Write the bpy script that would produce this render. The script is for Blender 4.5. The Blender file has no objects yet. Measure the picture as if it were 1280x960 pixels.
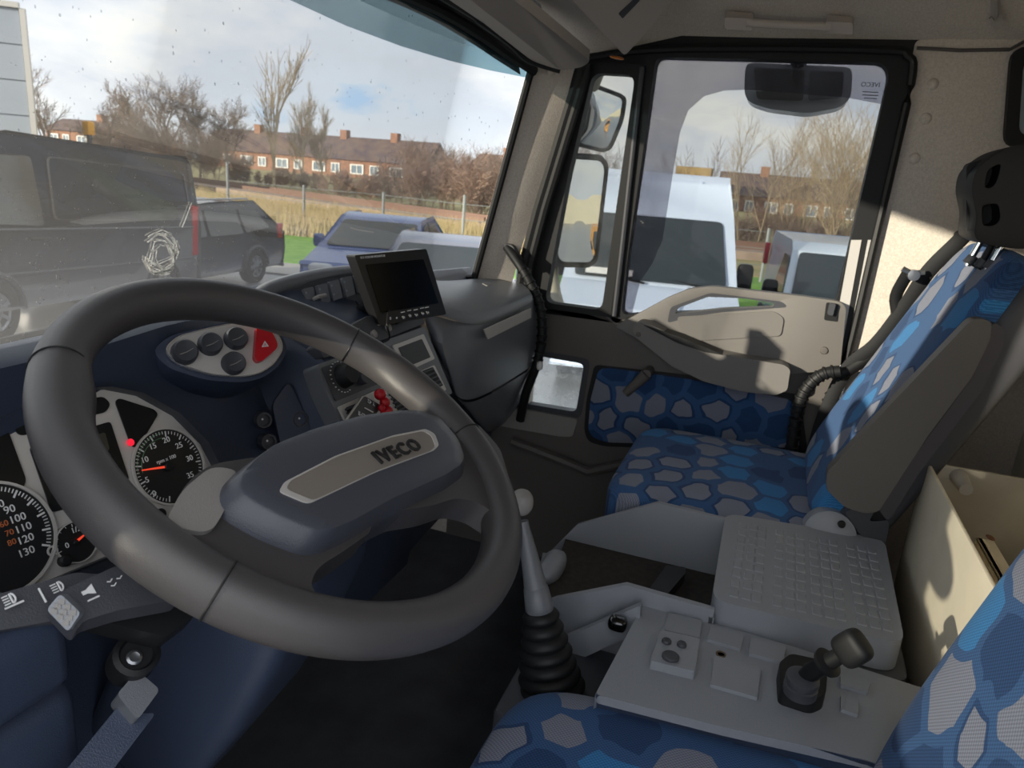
import bpy, bmesh, math, random
from mathutils import Vector as V, Matrix as M
rnd_ = random.Random(7)
C = bpy.context.scene
COL = C.collection
# ------------------------------------------------------------------ camera
FPX = 905.0
CAM = V((-0.78, 0.0, 1.25))
def basis(yaw, p, r):
    y, p, r = map(math.radians, (yaw, p, r))
    f = V((math.sin(y)*math.cos(p), math.cos(y)*math.cos(p), -math.sin(p)))
    rt = V((math.cos(y), -math.sin(y), 0)); up = rt.cross(f)
    return rt*math.cos(r)-up*math.sin(r), up*math.cos(r)+rt*math.sin(r), f
RT, UP, FW = basis(71, 16, -4.6)
cam = bpy.data.cameras.new('camera'); camo = bpy.data.objects.new('camera', cam); COL.objects.link(camo)
camo.matrix_world = M(((RT.x, UP.x, -FW.x, CAM.x), (RT.y, UP.y, -FW.y, CAM.y), (RT.z, UP.z, -FW.z, CAM.z), (0, 0, 0, 1)))
cam.sensor_width = 36; cam.lens = FPX/1280*36; cam.clip_start = 0.02; cam.clip_end = 1500
cam.dof.use_dof = True; cam.dof.focus_distance = 0.85; cam.dof.aperture_fstop = 13
C.camera = camo
# ------------------------------------------------------------------ world, sun, exposure
C.view_settings.view_transform = 'Standard'; C.view_settings.look = 'None'
C.view_settings.gamma = 1; C.view_settings.exposure = 0.92; C.view_settings.use_curve_mapping = False
C.cycles.max_bounces = 10; C.cycles.diffuse_bounces = 5; C.cycles.transparent_max_bounces = 16
SUN_DIR = V((-.775, .63, .20)).normalized()
SUN_E = 8.0
SKY_E = 1.35
sl = bpy.data.lights.new('sun', 'SUN'); sl.energy = SUN_E; sl.angle = math.radians(0.8); sl.color = (1, .88, .7)
so = bpy.data.objects.new('sun', sl); COL.objects.link(so); so.rotation_euler = SUN_DIR.to_track_quat('Z', 'Y').to_euler()
so.location = (0, 0, 8)
W = bpy.data.worlds.new('world'); C.world = W; W.use_nodes = True
def build_world():
    nt = W.node_tree; nt.nodes.clear(); N = nt.nodes.new; L = nt.links.new
    out = N('ShaderNodeOutputWorld'); bg = N('ShaderNodeBackground'); L(bg.outputs[0], out.inputs[0])
    tc = N('ShaderNodeTexCoord'); mp = N('ShaderNodeMapping'); mp.inputs['Scale'].default_value = (1, 1, 2.6)
    L(tc.outputs['Generated'], mp.inputs[0])
    n1 = N('ShaderNodeTexNoise'); n1.inputs['Scale'].default_value = 3.4; n1.inputs['Detail'].default_value = 7; n1.inputs['Roughness'].default_value = .55
    L(mp.outputs[0], n1.inputs[0])
    r1 = N('ShaderNodeValToRGB'); cr = r1.color_ramp
    cr.elements[0].position = .30; cr.elements[0].color = (.46, .63, .84, 1)
    cr.elements[1].position = .36; cr.elements[1].color = (.70, .75, .81, 1)
    for p, c in ((.47, (.66, .69, .75)), (.55, (.80, .80, .81)), (.64, (.96, .92, .84)), (.74, (.80, .79, .79))):
        e = cr.elements.new(p); e.color = (*c, 1)
    L(n1.outputs['Fac'], r1.inputs[0])
    sx = N('ShaderNodeSeparateXYZ'); L(tc.outputs['Generated'], sx.inputs[0])
    r2 = N('ShaderNodeValToRGB'); r2.color_ramp.elements[0].position = 0; r2.color_ramp.elements[0].color = (1, 1, 1, 1)
    r2.color_ramp.elements[1].position = .07; r2.color_ramp.elements[1].color = (0, 0, 0, 1)
    L(sx.outputs['Z'], r2.inputs[0])
    mx = N('ShaderNodeMixRGB'); L(r2.outputs[0], mx.inputs[0]); L(r1.outputs[0], mx.inputs[1]); mx.inputs[2].default_value = (.82, .84, .86, 1)
    L(mx.outputs[0], bg.inputs[0]); bg.inputs[1].default_value = SKY_E
build_world()
# ------------------------------------------------------------------ pixel rays (authoring aid: every point gets its own real depth)
def ray(x, y): return (FW*FPX + RT*(x-640) - UP*(y-480))
def at(x, y, ax, val):
    d = ray(x, y); i = 'xyz'.index(ax); return CAM + d*((val-CAM[i])/d[i])
def onp(x, y, p, n):
    d = ray(x, y); return CAM + d*((V(p)-CAM).dot(n)/d.dot(n))
def dep(x, y, D): return CAM + ray(x, y)*(D/FPX)
def PP(l, ax, val): return [at(x, y, ax, val) for x, y in l]
def PL(l, p, n): return [onp(x, y, p, n) for x, y in l]
# ------------------------------------------------------------------ materials
def lin(h):
    h = h.lstrip('#'); r = []
    for i in (0, 2, 4):
        c = int(h[i:i+2], 16)/255; r.append(c/12.92 if c <= .04045 else ((c+.055)/1.055)**2.4)
    return (*r, 1)
def mat(name, col, rough=.5, metal=0, spec=.5, noise=0, nscale=40, bump=0, bscale=200, col2=None, trans=0, emit=None, coat=0, sheen=0):
    m = bpy.data.materials.new(name); m.use_nodes = True; nt = m.node_tree; b = nt.nodes['Principled BSDF']
    c = lin(col) if isinstance(col, str) else (*col, 1)
    b.inputs['Base Color'].default_value = c; b.inputs['Roughness'].default_value = rough; b.inputs['Metallic'].default_value = metal
    b.inputs['Specular IOR Level'].default_value = spec; b.inputs['Coat Weight'].default_value = coat; b.inputs['Sheen Weight'].default_value = sheen
    if trans: b.inputs['Transmission Weight'].default_value = trans
    if emit: b.inputs['Emission Color'].default_value = c; b.inputs['Emission Strength'].default_value = emit
    tc = nt.nodes.new('ShaderNodeTexCoord')
    if noise or col2:
        n = nt.nodes.new('ShaderNodeTexNoise'); n.inputs['Scale'].default_value = nscale; n.inputs['Detail'].default_value = 6
        nt.links.new(tc.outputs['Object'], n.inputs[0])
        mx = nt.nodes.new('ShaderNodeMixRGB'); rp = nt.nodes.new('ShaderNodeValToRGB')
        rp.color_ramp.elements[0].position = .35; rp.color_ramp.elements[1].position = .65
        nt.links.new(n.outputs['Fac'], rp.inputs[0]); nt.links.new(rp.outputs[0], mx.inputs[0])
        c2 = (lin(col2) if isinstance(col2, str) else (*col2, 1)) if col2 else tuple(min(1, x*(1+noise)) for x in c[:3])+(1,)
        mx.inputs[1].default_value = c; mx.inputs[2].default_value = c2
        nt.links.new(mx.outputs[0], b.inputs['Base Color'])
    if bump:
        n2 = nt.nodes.new('ShaderNodeTexNoise'); n2.inputs['Scale'].default_value = bscale; n2.inputs['Detail'].default_value = 3
        nt.links.new(tc.outputs['Object'], n2.inputs[0])
        bp = nt.nodes.new('ShaderNodeBump'); bp.inputs['Strength'].default_value = bump; bp.inputs['Distance'].default_value = .002
        nt.links.new(n2.outputs['Fac'], bp.inputs['Height']); nt.links.new(bp.outputs[0], b.inputs['Normal'])
    return m
def glass(name, tint=(.50, .515, .52), dirt=0.0, dscale=4, dcol=(.8, .8, .8), fine=False, gl=1.0):
    m = bpy.data.materials.new(name); m.use_nodes = True; nt = m.node_tree; nt.nodes.clear(); N = nt.nodes.new; L = nt.links.new
    out = N('ShaderNodeOutputMaterial'); tr = N('ShaderNodeBsdfTransparent'); tr.inputs[0].default_value = (*tint, 1)
    gs = N('ShaderNodeBsdfGlossy'); gs.inputs['Roughness'].default_value = .01
    lw = N('ShaderNodeFresnel'); lw.inputs[0].default_value = 1.35
    mu = N('ShaderNodeMath'); mu.operation = 'MULTIPLY'; mu.inputs[1].default_value = .6*gl; L(lw.outputs[0], mu.inputs[0])
    mx = N('ShaderNodeMixShader'); L(mu.outputs[0], mx.inputs[0]); L(tr.outputs[0], mx.inputs[1]); L(gs.outputs[0], mx.inputs[2])
    last = mx
    if dirt:
        tc = N('ShaderNodeTexCoord'); df = N('ShaderNodeBsdfDiffuse'); df.inputs[0].default_value = (*dcol, 1)
        tl = N('ShaderNodeBsdfTranslucent'); tl.inputs[0].default_value = (*dcol, 1)
        ad = N('ShaderNodeMixShader'); ad.inputs[0].default_value = .5; L(df.outputs[0], ad.inputs[1]); L(tl.outputs[0], ad.inputs[2])
        n = N('ShaderNodeTexNoise'); n.inputs['Scale'].default_value = dscale; n.inputs['Detail'].default_value = 8; n.inputs['Roughness'].default_value = .75 if fine else .6
        L(tc.outputs['Object'], n.inputs[0])
        rp = N('ShaderNodeMapRange'); rp.inputs[1].default_value = .35; rp.inputs[2].default_value = .75; rp.inputs[3].default_value = dirt*(.7 if fine else .1); rp.inputs[4].default_value = dirt
        L(n.outputs['Fac'], rp.inputs[0]); fac = rp.outputs[0]
        if fine:   # grime gathers towards the driver-side bottom of the pane
            sx = N('ShaderNodeSeparateXYZ'); L(tc.outputs['Object'], sx.inputs[0])
            a = N('ShaderNodeMapRange'); a.inputs[1].default_value = .75; a.inputs[2].default_value = -.35; a.inputs[3].default_value = .18; a.inputs[4].default_value = 1.6; L(sx.outputs['X'], a.inputs[0])
            z = N('ShaderNodeMapRange'); z.inputs[1].default_value = 1.5; z.inputs[2].default_value = 1.0; z.inputs[3].default_value = 0; z.inputs[4].default_value = 1.2; L(sx.outputs['Z'], z.inputs[0])
            q = N('ShaderNodeMath'); q.operation = 'MULTIPLY'; L(a.outputs[0], q.inputs[0]); L(z.outputs[0], q.inputs[1])
            q2 = N('ShaderNodeMath'); q2.operation = 'MULTIPLY'; L(q.outputs[0], q2.inputs[0]); L(fac, q2.inputs[1]); fac = q2.outputs[0]
        m2 = N('ShaderNodeMixShader'); L(fac, m2.inputs[0]); L(mx.outputs[0], m2.inputs[1]); L(ad.outputs[0], m2.inputs[2]); last = m2
    L(last.outputs[0], out.inputs[0])
    return m
def fabric(name, axes, scale=22, rot=0):
    """blue woven cloth with a honeycomb print; axes = which two object axes carry the print"""
    m = bpy.data.materials.new(name); m.use_nodes = True; nt = m.node_tree; b = nt.nodes['Principled BSDF']; N = nt.nodes.new; L = nt.links.new
    tc = N('ShaderNodeTexCoord'); sp = N('ShaderNodeSeparateXYZ'); L(tc.outputs['Object'], sp.inputs[0])
    cb = N('ShaderNodeCombineXYZ'); L(sp.outputs[axes[0]], cb.inputs[0]); L(sp.outputs[axes[1]], cb.inputs[1])
    nz = N('ShaderNodeTexNoise'); nz.inputs['Scale'].default_value = 9; L(cb.outputs[0], nz.inputs[0])
    def vm(op, a, bb=None):
        n = N('ShaderNodeVectorMath'); n.operation = op
        for i, s in enumerate((a, bb)):
            if s is None: continue
            if isinstance(s, tuple): n.inputs[i].default_value = s
            else: L(s, n.inputs[i])
        return n.outputs['Value'] if op in ('LENGTH', 'DOT_PRODUCT') else n.outputs['Vector']
    def mm(op, a, bb=None):
        n = N('ShaderNodeMath'); n.operation = op
        for i, s in enumerate((a, bb)):
            if s is None: continue
            if isinstance(s, (int, float)): n.inputs[i].default_value = s
            else: L(s, n.inputs[i])
        return n.outputs[0]
    p0 = vm('SCALE', cb.outputs[0]); p0.node.inputs['Scale'].default_value = scale
    off = vm('SUBTRACT', nz.outputs['Color'], (.5, .5, .5)); o2 = vm('SCALE', off); o2.node.inputs['Scale'].default_value = .95
    p = vm('MULTIPLY', vm('ADD', p0, o2), (1, 1, 0)); p = vm('ADD', p, (500, 866.025, 0))
    r = (1, 1.7320508, 1); h = (.5, .8660254, 0)
    a = vm('SUBTRACT', vm('MODULO', p, r), h); a = vm('MULTIPLY', a, (1, 1, 0))
    bq = vm('SUBTRACT', vm('MODULO', vm('SUBTRACT', p, h), r), h); bq = vm('MULTIPLY', bq, (1, 1, 0))
    la = vm('LENGTH', a); lb = vm('LENGTH', bq); sel = mm('LESS_THAN', la, lb)
    mxv = N('ShaderNodeMix'); mxv.data_type = 'VECTOR'; L(sel, mxv.inputs[0]); L(bq, mxv.inputs[4]); L(a, mxv.inputs[5]); gv = mxv.outputs[1]
    idv = vm('SUBTRACT', p, gv); idr = vm('SNAP', vm('ADD', idv, (.1, .1, 0)), (.25, .25, 1))
    av = vm('ABSOLUTE', gv); d1 = vm('DOT_PRODUCT', av, (.5, .8660254, 0)); d2 = vm('DOT_PRODUCT', av, (1, 0, 0)); hd = mm('MAXIMUM', d1, d2)
    wn = N('ShaderNodeTexWhiteNoise'); wn.noise_dimensions = '3D'; L(idr, wn.inputs[0])
    rp = N('ShaderNodeValToRGB'); rp.color_ramp.interpolation = 'CONSTANT'; e = rp.color_ramp.elements
    GREY = lin('#7b808f'); MID = lin('#375883'); DK = lin('#27446c'); BR = lin('#3878ae')
    e[0].position = 0; e[0].color = GREY; e[1].position = .42; e[1].color = DK
    x = e.new(.60); x.color = BR; x = e.new(.70); x.color = GREY; x = e.new(.85); x.color = MID
    L(wn.outputs['Value'], rp.inputs[0])
    # print size differs from cell to cell; a few cells carry an outline ring
    szr = mm('MULTIPLY_ADD', wn.outputs['Value'], .14); szr.node.inputs[2].default_value = .32
    inside = mm('LESS_THAN', hd, szr)
    ring = mm('MULTIPLY', mm('MULTIPLY', mm('GREATER_THAN', hd, szr), mm('LESS_THAN', hd, mm('ADD', szr, .075))), mm('LESS_THAN', wn.outputs['Value'], .3))
    m1 = N('ShaderNodeMixRGB'); L(inside, m1.inputs[0]); m1.inputs[1].default_value = MID; L(rp.outputs[0], m1.inputs[2])
    m2 = N('ShaderNodeMixRGB'); L(ring, m2.inputs[0]); L(m1.outputs[0], m2.inputs[1]); m2.inputs[2].default_value = DK
    # weave
    ck = N('ShaderNodeTexChecker'); ck.inputs['Scale'].default_value = 420; L(cb.outputs[0], ck.inputs[0])
    m3 = N('ShaderNodeMixRGB'); m3.blend_type = 'MULTIPLY'; m3.inputs[0].default_value = .5; L(m2.outputs[0], m3.inputs[1]); L(ck.outputs['Color'], m3.inputs[2])
    ck.inputs[1].default_value = (1.25, 1.25, 1.25, 1); ck.inputs[2].default_value = (.45, .45, .5, 1)
    L(m3.outputs[0], b.inputs['Base Color']); b.inputs['Roughness'].default_value = .85; b.inputs['Specular IOR Level'].default_value = .2; b.inputs['Sheen Weight'].default_value = .06
    bp = N('ShaderNodeBump'); bp.inputs['Strength'].default_value = .4; bp.inputs['Distance'].default_value = .001; L(ck.outputs['Fac'], bp.inputs['Height']); L(bp.outputs[0], b.inputs['Normal'])
    return m
K = dict(
    shell=mat('shell_plastic', '#5c5956', .5, bump=.2, bscale=700), navy=mat('dash_navy', '#363f52', .33, bump=.25, bscale=900), dash=mat('dash_charcoal', '#66696e', .34, bump=.25, bscale=900),
    dark=mat('dark_plastic', '#3c3e44', .5, bump=.2, bscale=700), black=mat('black_rubber', '#161719', .55, spec=.35), gloss=mat('black_gloss', '#060607', .06, coat=.5),
    wheel=mat('wheel_leather', '#434142', .36, bump=.22, bscale=1500), pad=mat('hub_pad', '#43464f', .27, bump=.2, bscale=900),
    silver=mat('satin_silver', '#c2bfbb', .42, metal=.2), chrome=mat('chrome', '#c8c8c8', .12, metal=1),
    greyp=mat('grey_console_plastic', '#868a91', .40, bump=.3, bscale=900), greyl=mat('grey_trim_plastic', '#8a8784', .5, bump=.25, bscale=700),
    door=mat('door_trim', '#6f6c69', .55, bump=.2, bscale=600), doorlow=mat('door_trim_dark', '#5a5653', .55, bump=.2, bscale=600),
    felt=mat('taupe_felt', '#c2bab0', .95, spec=.1, col2='#d2cac0', nscale=260, bump=.5, bscale=350, sheen=.2),
    visor=mat('visor_panel', '#bdb5ad', .7, spec=.2), roofp=mat('roof_console_plastic', '#aaa49e', .55),
    cream=mat('cream_metal', '#ddd3bd', .45, noise=.1, nscale=14), creamd=mat('cream_metal_dirty', '#b3ab9a', .5, noise=-.25, nscale=9),
    greyw=mat('grey_metal_post', '#a39f97', .45, noise=-.15, nscale=20),
    mirror=mat('mirror_glass', '#e6eaea', .015, metal=1), white=mat('white_print', '#d9d9d9', .6), orange=mat('orange_print', '#b8683c', .6),
    red=mat('red_plastic', '#b81423', .32), redlamp=mat('red_warning_lamp', '#e8203a', .4, emit=.45), needle=mat('red_needle', '#e2452c', .5, emit=.4),
    dial=mat('dial_face', '#17181a', .45), window=mat('cluster_window', '#181a1c', .15), lcd=mat('lcd', '#3a3a33', .3), green=mat('green_print', '#4f7a55', .6),
    floor=mat('floor_mat', '#2b2d31', .8, noise=.6, nscale=12), carpet=mat('tray_mat', '#2b2724', .95, noise=.5, nscale=90),
    blue_xy=fabric('seat_cloth_flat', ('X', 'Y'), 12.5), blue_xz=fabric('seat_cloth_upright', ('X', 'Z'), 12), blue_yz=fabric('door_cloth', ('Y', 'Z'), 12.5),
    glass=glass('clear_glass'), shield=glass('windscreen_glass', (.49, .51, .515), dirt=.055, dscale=420, dcol=(.8, .8, .78), fine=True, gl=.6),
    wetglass=glass('wet_dirty_glass', (.8, .83, .84), dirt=.45, dscale=22, dcol=(.7, .72, .72)), tint=glass('tint_band_glass', (.30, .47, .53), dirt=.10, dscale=3, dcol=(.25, .45, .52)),
    smoke=glass('smoked_acrylic', (.66, .65, .68), dirt=.14, dscale=30, dcol=(.6, .6, .62)), vglass=mat('vehicle_glass', '#262f34', .05, spec=.8),
    lens=mat('lamp_lens', '#b9bcc0', .15), tail=mat('tail_lamp', '#c1202a', .25), tyre=mat('tyre', '#17181a', .8), rim=mat('alloy', '#9b9fa5', .35, metal=.5),
    drop=glass('rain_water', (.88, .9, .92), gl=1.4), smear=glass('dried_smear', (.8, .8, .8), dirt=.9, dscale=90, dcol=(.9, .9, .88)),
    orangelens=mat('amber_lens', '#c97a35', .3), cardm=mat('card_black', '#2c2d2f', .4), strap=mat('belt_webbing', '#17181b', .8), bolt=mat('steel', '#8d8f92', .3, metal=.9),
)
# ------------------------------------------------------------------ mesh helpers
def inv(p):
    return M.Translation(-p.location) if p.get('_w') else M.Identity(4)
def tag(o, label=None, cat=None, group=None, kind=None):
    for k, v in (('label', label), ('category', cat), ('group', group), ('kind', kind)):
        if v: o[k] = v
    return o
def ob(name, bm, m, parent=None, label=None, cat=None, group=None, kind=None, smooth=40, bev=0, seg=2, sub=0):
    if bev:
        es = [e for e in bm.edges if len(e.link_faces) == 2 and e.calc_face_angle(0) > .45]
        if es: bmesh.ops.bevel(bm, geom=es, offset=bev, segments=seg, profile=.5, affect='EDGES', clamp_overlap=True)
    bmesh.ops.recalc_face_normals(bm, faces=bm.faces[:])
    me = bpy.data.meshes.new(name); bm.to_mesh(me); bm.free()
    if smooth:
        me.polygons.foreach_set('use_smooth', [True]*len(me.polygons)); me.set_sharp_from_angle(angle=math.radians(smooth))
    for x in (m if isinstance(m, (list, tuple)) else [m]): me.materials.append(x)
    o = bpy.data.objects.new(name, me); COL.objects.link(o)
    if parent:
        o.parent = parent; o.matrix_parent_inverse = inv(parent)
    if sub:
        md = o.modifiers.new('subsurf', 'SUBSURF'); md.levels = md.render_levels = sub
    return tag(o, label, cat, group, kind)
def root(name, loc, label=None, cat=None, group=None, kind=None, rz=0, world=True):
    o = bpy.data.objects.new(name, None); COL.objects.link(o); o.location = loc; o.rotation_euler = (0, 0, rz); o.empty_display_size = .05
    if world and not rz: o['_w'] = 1
    return tag(o, label, cat, group, kind)
def nb(): return bmesh.new()
def rnd(pts, r, n=4):
    pts = [V(p) for p in pts]; out = []; k = len(pts)
    for i in range(k):
        a, b, c = pts[i-1], pts[i], pts[(i+1) % k]
        da, dc = (a-b), (c-b); ra = min(r, da.length*.48); rc = min(r, dc.length*.48)
        p0 = b+da.normalized()*ra; p2 = b+dc.normalized()*rc
        for j in range(n+1):
            t = j/n; out.append(p0*(1-t)**2 + b*2*t*(1-t) + p2*t*t)
    return out
def plate(bm, pts, vec, holes=()):
    """flat outline (with holes) given as 3-D points, thickened along vec"""
    vec = V(vec)
    if not holes:
        a = [bm.verts.new(p) for p in pts]; b = [bm.verts.new(V(p)+vec) for p in pts]; n = len(a)
        bm.faces.new(a); bm.faces.new(b[::-1])
        for i in range(n): bm.faces.new((a[i], b[i], b[(i+1) % n], a[(i+1) % n]))
        return bm
    loops = []
    for lp in (pts, *holes): loops.append([bm.verts.new(p) for p in lp])
    es = []
    for lp in loops:
        for i in range(len(lp)): es.append(bm.edges.new((lp[i], lp[(i+1) % len(lp)])))
    g = bmesh.ops.triangle_fill(bm, edges=es, use_beauty=True, use_dissolve=False)
    fs = [f for f in g['geom'] if isinstance(f, bmesh.types.BMFace)]
    ex = bmesh.ops.extrude_face_region(bm, geom=fs)
    bmesh.ops.translate(bm, vec=vec, verts=[v for v in ex['geom'] if isinstance(v, bmesh.types.BMVert)])
    # keep both skins
    return bm
def ringp(bm, outer, inner, vec):
    vec = V(vec); n = len(outer)
    A = [bm.verts.new(p) for p in outer]; B = [bm.verts.new(p) for p in inner]
    A2 = [bm.verts.new(V(p)+vec) for p in outer]; B2 = [bm.verts.new(V(p)+vec) for p in inner]
    for i in range(n):
        j = (i+1) % n
        for q in ((A[i], A[j], B[j], B[i]), (A2[i], B2[i], B2[j], A2[j]), (A[i], A2[i], A2[j], A[j]), (B[i], B[j], B2[j], B2[i])): bm.faces.new(q)
    return bm
def box(bm, c, s, rot=None):
    mt = M.Translation(V(c)) @ (rot.to_4x4() if rot else M.Identity(4)) @ M.Diagonal((*s, 1))
    bmesh.ops.create_cube(bm, size=1, matrix=mt); return bm
def boxab(bm, a, b):
    return box(bm, [(a[i]+b[i])/2 for i in range(3)], [abs(b[i]-a[i]) for i in range(3)])
def frame(n, upish=(0, 0, 1)):
    n = V(n).normalized(); r = V(upish).cross(n).normalized(); u = n.cross(r); return r, u, n
def lathe(bm, o, ax, prof, seg=24, upish=(.123, .3, .9)):
    r, u, n = frame(ax, upish); o = V(o); rings = []
    for rad, h in prof:
        if rad < 1e-6: rings.append([bm.verts.new(o+n*h)])
        else: rings.append([bm.verts.new(o+n*h+(r*math.cos(t)+u*math.sin(t))*rad) for t in [2*math.pi*i/seg for i in range(seg)]])
    for A, B in zip(rings, rings[1:]):
        for i in range(seg):
            j = (i+1) % seg
            if len(A) == 1 and len(B) == 1: continue
            if len(A) == 1: bm.faces.new((A[0], B[i], B[j]))
            elif len(B) == 1: bm.faces.new((A[i], A[j], B[0]))
            else: bm.faces.new((A[i], A[j], B[j], B[i]))
    for R in (rings[0], rings[-1]):
        if len(R) > 2: bm.faces.new(R)
    return bm
def catmull(P, n=6):
    P = [V(p) for p in P]; out = []
    for i in range(len(P)-1):
        a, b, c, d = P[max(i-1, 0)], P[i], P[i+1], P[min(i+2, len(P)-1)]
        for j in range(n):
            t = j/n; out.append(.5*((2*b)+(c-a)*t+(2*a-5*b+4*c-d)*t*t+(3*b-a-3*c+d)*t**3))
    return out+[P[-1]]
def tube(bm, P, r, seg=10, flat=1.0, up=(0, 0, 1)):
    P = [V(p) for p in P]; rings = []; rs = r if isinstance(r, list) else [r]*len(P)
    for i, p in enumerate(P):
        d = (P[min(i+1, len(P)-1)]-P[max(i-1, 0)]).normalized()
        s = d.cross(V(up))
        if s.length < 1e-4: s = d.cross(V((1, 0, 0)))
        s.normalize(); t = s.cross(d)
        rings.append([bm.verts.new(p+(s*math.cos(a)+t*math.sin(a)*flat)*rs[i]) for a in [2*math.pi*k/seg for k in range(seg)]])
    for A, B in zip(rings, rings[1:]):
        for k in range(seg): bm.faces.new((A[k], A[(k+1) % seg], B[(k+1) % seg], B[k]))
    bm.faces.new(rings[0]); bm.faces.new(rings[-1]); return bm
def grid(bm, rows):
    g = [[bm.verts.new(p) for p in r] for r in rows]
    for A, B in zip(g, g[1:]):
        for i in range(len(A)-1): bm.faces.new((A[i], A[i+1], B[i+1], B[i]))
    return g
def loft(bm, sections, closed=True, cap=True):
    g = [[bm.verts.new(p) for p in s] for s in sections]; n = len(g[0])
    for A, B in zip(g, g[1:]):
        for i in range(n if closed else n-1): bm.faces.new((A[i], A[(i+1) % n], B[(i+1) % n], B[i]))
    if cap and closed: bm.faces.new(g[0]); bm.faces.new(g[-1])
    return bm
def superq(bm, o, ax, ay, az, e1=.3, e2=.3, nu=40, nv=24, warp=None):
    o, ax, ay, az = map(V, (o, ax, ay, az))
    def cp(v, m): return math.copysign(abs(v)**m, v)
    rows = []
    for j in range(nv+1):
        ph = -math.pi/2+math.pi*j/nv
        if j in (0, nv): cand = [(0, 0, cp(math.sin(ph), e1))]
        else: cand = [(cp(math.cos(ph), e1)*cp(math.cos(t), e2), cp(math.cos(ph), e1)*cp(math.sin(t), e2), cp(math.sin(ph), e1)) for t in [2*math.pi*i/nu for i in range(nu)]]
        if warp: cand = [warp(*c) for c in cand]
        rows.append([bm.verts.new(o+ax*a+ay*b+az*c) for a, b, c in cand])
    for A, B in zip(rows, rows[1:]):
        for i in range(nu):
            k = (i+1) % nu
            if len(A) == 1: bm.faces.new((A[0], B[k], B[i]))
            elif len(B) == 1: bm.faces.new((A[i], A[k], B[0]))
            else: bm.faces.new((A[i], A[k], B[k], B[i]))
    return bm
def disc(bm, o, n, r, h, seg=24, bev=0):
    return lathe(bm, o, n, [(0, 0), (r, 0), (r, h-bev), (r-bev, h), (0, h)] if bev else [(0, 0), (r, 0), (r, h), (0, h)], seg)
def text(s, o, right, up, size, m, parent, name='lettering', depth=.0004, bold=0, mirrored=False, xs=1.0, sp=1.0):
    cu = bpy.data.curves.new('t', 'FONT'); cu.body = s; cu.size = size; cu.align_x = 'CENTER'; cu.align_y = 'CENTER'; cu.extrude = depth; cu.offset = bold; cu.resolution_u = 3; cu.space_character = sp
    t = bpy.data.objects.new('t', cu); COL.objects.link(t)
    me = bpy.data.meshes.new_from_object(t.evaluated_get(bpy.context.evaluated_depsgraph_get()))
    bpy.data.objects.remove(t); bpy.data.curves.remove(cu)
    r = V(right).normalized(); u = V(up); u = (u-r*u.dot(r)).normalized(); n = r.cross(u)
    if mirrored: r = -r
    me.transform(M(((r.x*xs, u.x, n.x, o[0]), (r.y*xs, u.y, n.y, o[1]), (r.z*xs, u.z, n.z, o[2]), (0, 0, 0, 1))))
    me.name = name; me.materials.clear(); me.materials.append(m); ob_ = bpy.data.objects.new(name, me); COL.objects.link(ob_)
    if parent: ob_.parent = parent; ob_.matrix_parent_inverse = inv(parent)
    return ob_
# ================================================================== SETTING: cab shell
GZ = -1.08
XD = 1.12          # inner plane of the passenger door
b = nb(); boxab(b, (-.66, -.6, .10), (1.16, 1.0, .15)); ob('floor', b, K['floor'], kind='structure')
b = nb(); boxab(b, (-.66, .95, .15), (1.16, .99, .97)); ob('wall_front', b, K['dark'], kind='structure')
# ceiling: header lip, rising front slope, flat roof, far cant rail
b = nb()
prof = [(.68, 1.66, 1.60), (.50, 1.600, 1.548), (.42, 1.615, 1.575), (.30, 1.66, 1.602), (.10, 1.70, 1.600), (-.62, 1.70, 1.602)]
rows = []
for y, z, ze in prof:
    rows.append([(x, y, zz) for x, zz in ((-.70, z-.06), (-.60, z), (.80, z), (.98, min(z, ze+.085)), (1.06, min(z, ze+.04)), (1.128, ze))])
grid(b, rows); grid(b, [[(V(p)+V((0, 0, .06))) for p in r] for r in rows])
ob('ceiling', b, K['felt'], kind='structure')
# pillar trim on the passenger side (behind the door) and rear wall
b = nb(); plate(b, rnd([(1.125, -.205, 1.60), (1.125, -.62, 1.62), (1.125, -.62, .15), (1.125, -.215, .15), (1.125, -.21, .9)], .01), (.04, 0, 0))
boxab(b, (1.125, -.215, .10), (1.165, 1.0, .32)); boxab(b, (1.125, .60, .3), (1.165, 1.0, .96))
wr = ob('wall_right', b, K['felt'], kind='structure')
for (x, y) in ((1157, 148), (1143, 198), (1166, 105)):
    b = nb(); p = at(x, y, 'x', 1.125); lathe(b, p, (-1, 0, 0), [(0, .006), (.008, .005), (.012, .001), (.0125, 0)], 16); ob('trim_clip', b, K['felt'], wr)
b = nb(); tube(b, PP([(1146, 60), (1200, 63), (1262, 62), (1280, 52)], 'x', 1.118), .004, 6); ob('seam', b, K['doorlow'], wr)
b = nb(); boxab(b, (-.66, -.66, .15), (1.16, -.60, 1.70)); wb = ob('wall_back', b, K['creamd'], kind='structure')
# sheet-metal upright and lighter panel on the back wall
b = nb(); boxab(b, (.60, -.60, .3), (.72, -.54, 1.05)); ob('post', b, K['greyw'], wb, bev=.012)
b = nb(); boxab(b, (.20, -.60, .70), (.60, -.575, 1.25)); ob('panel', b, K['cream'], wb, bev=.01)
b = nb(); boxab(b, (.74, -.60, .92), (1.1, -.57, 1.20)); ob('panel', b, K['felt'], wb, bev=.02)
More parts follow.
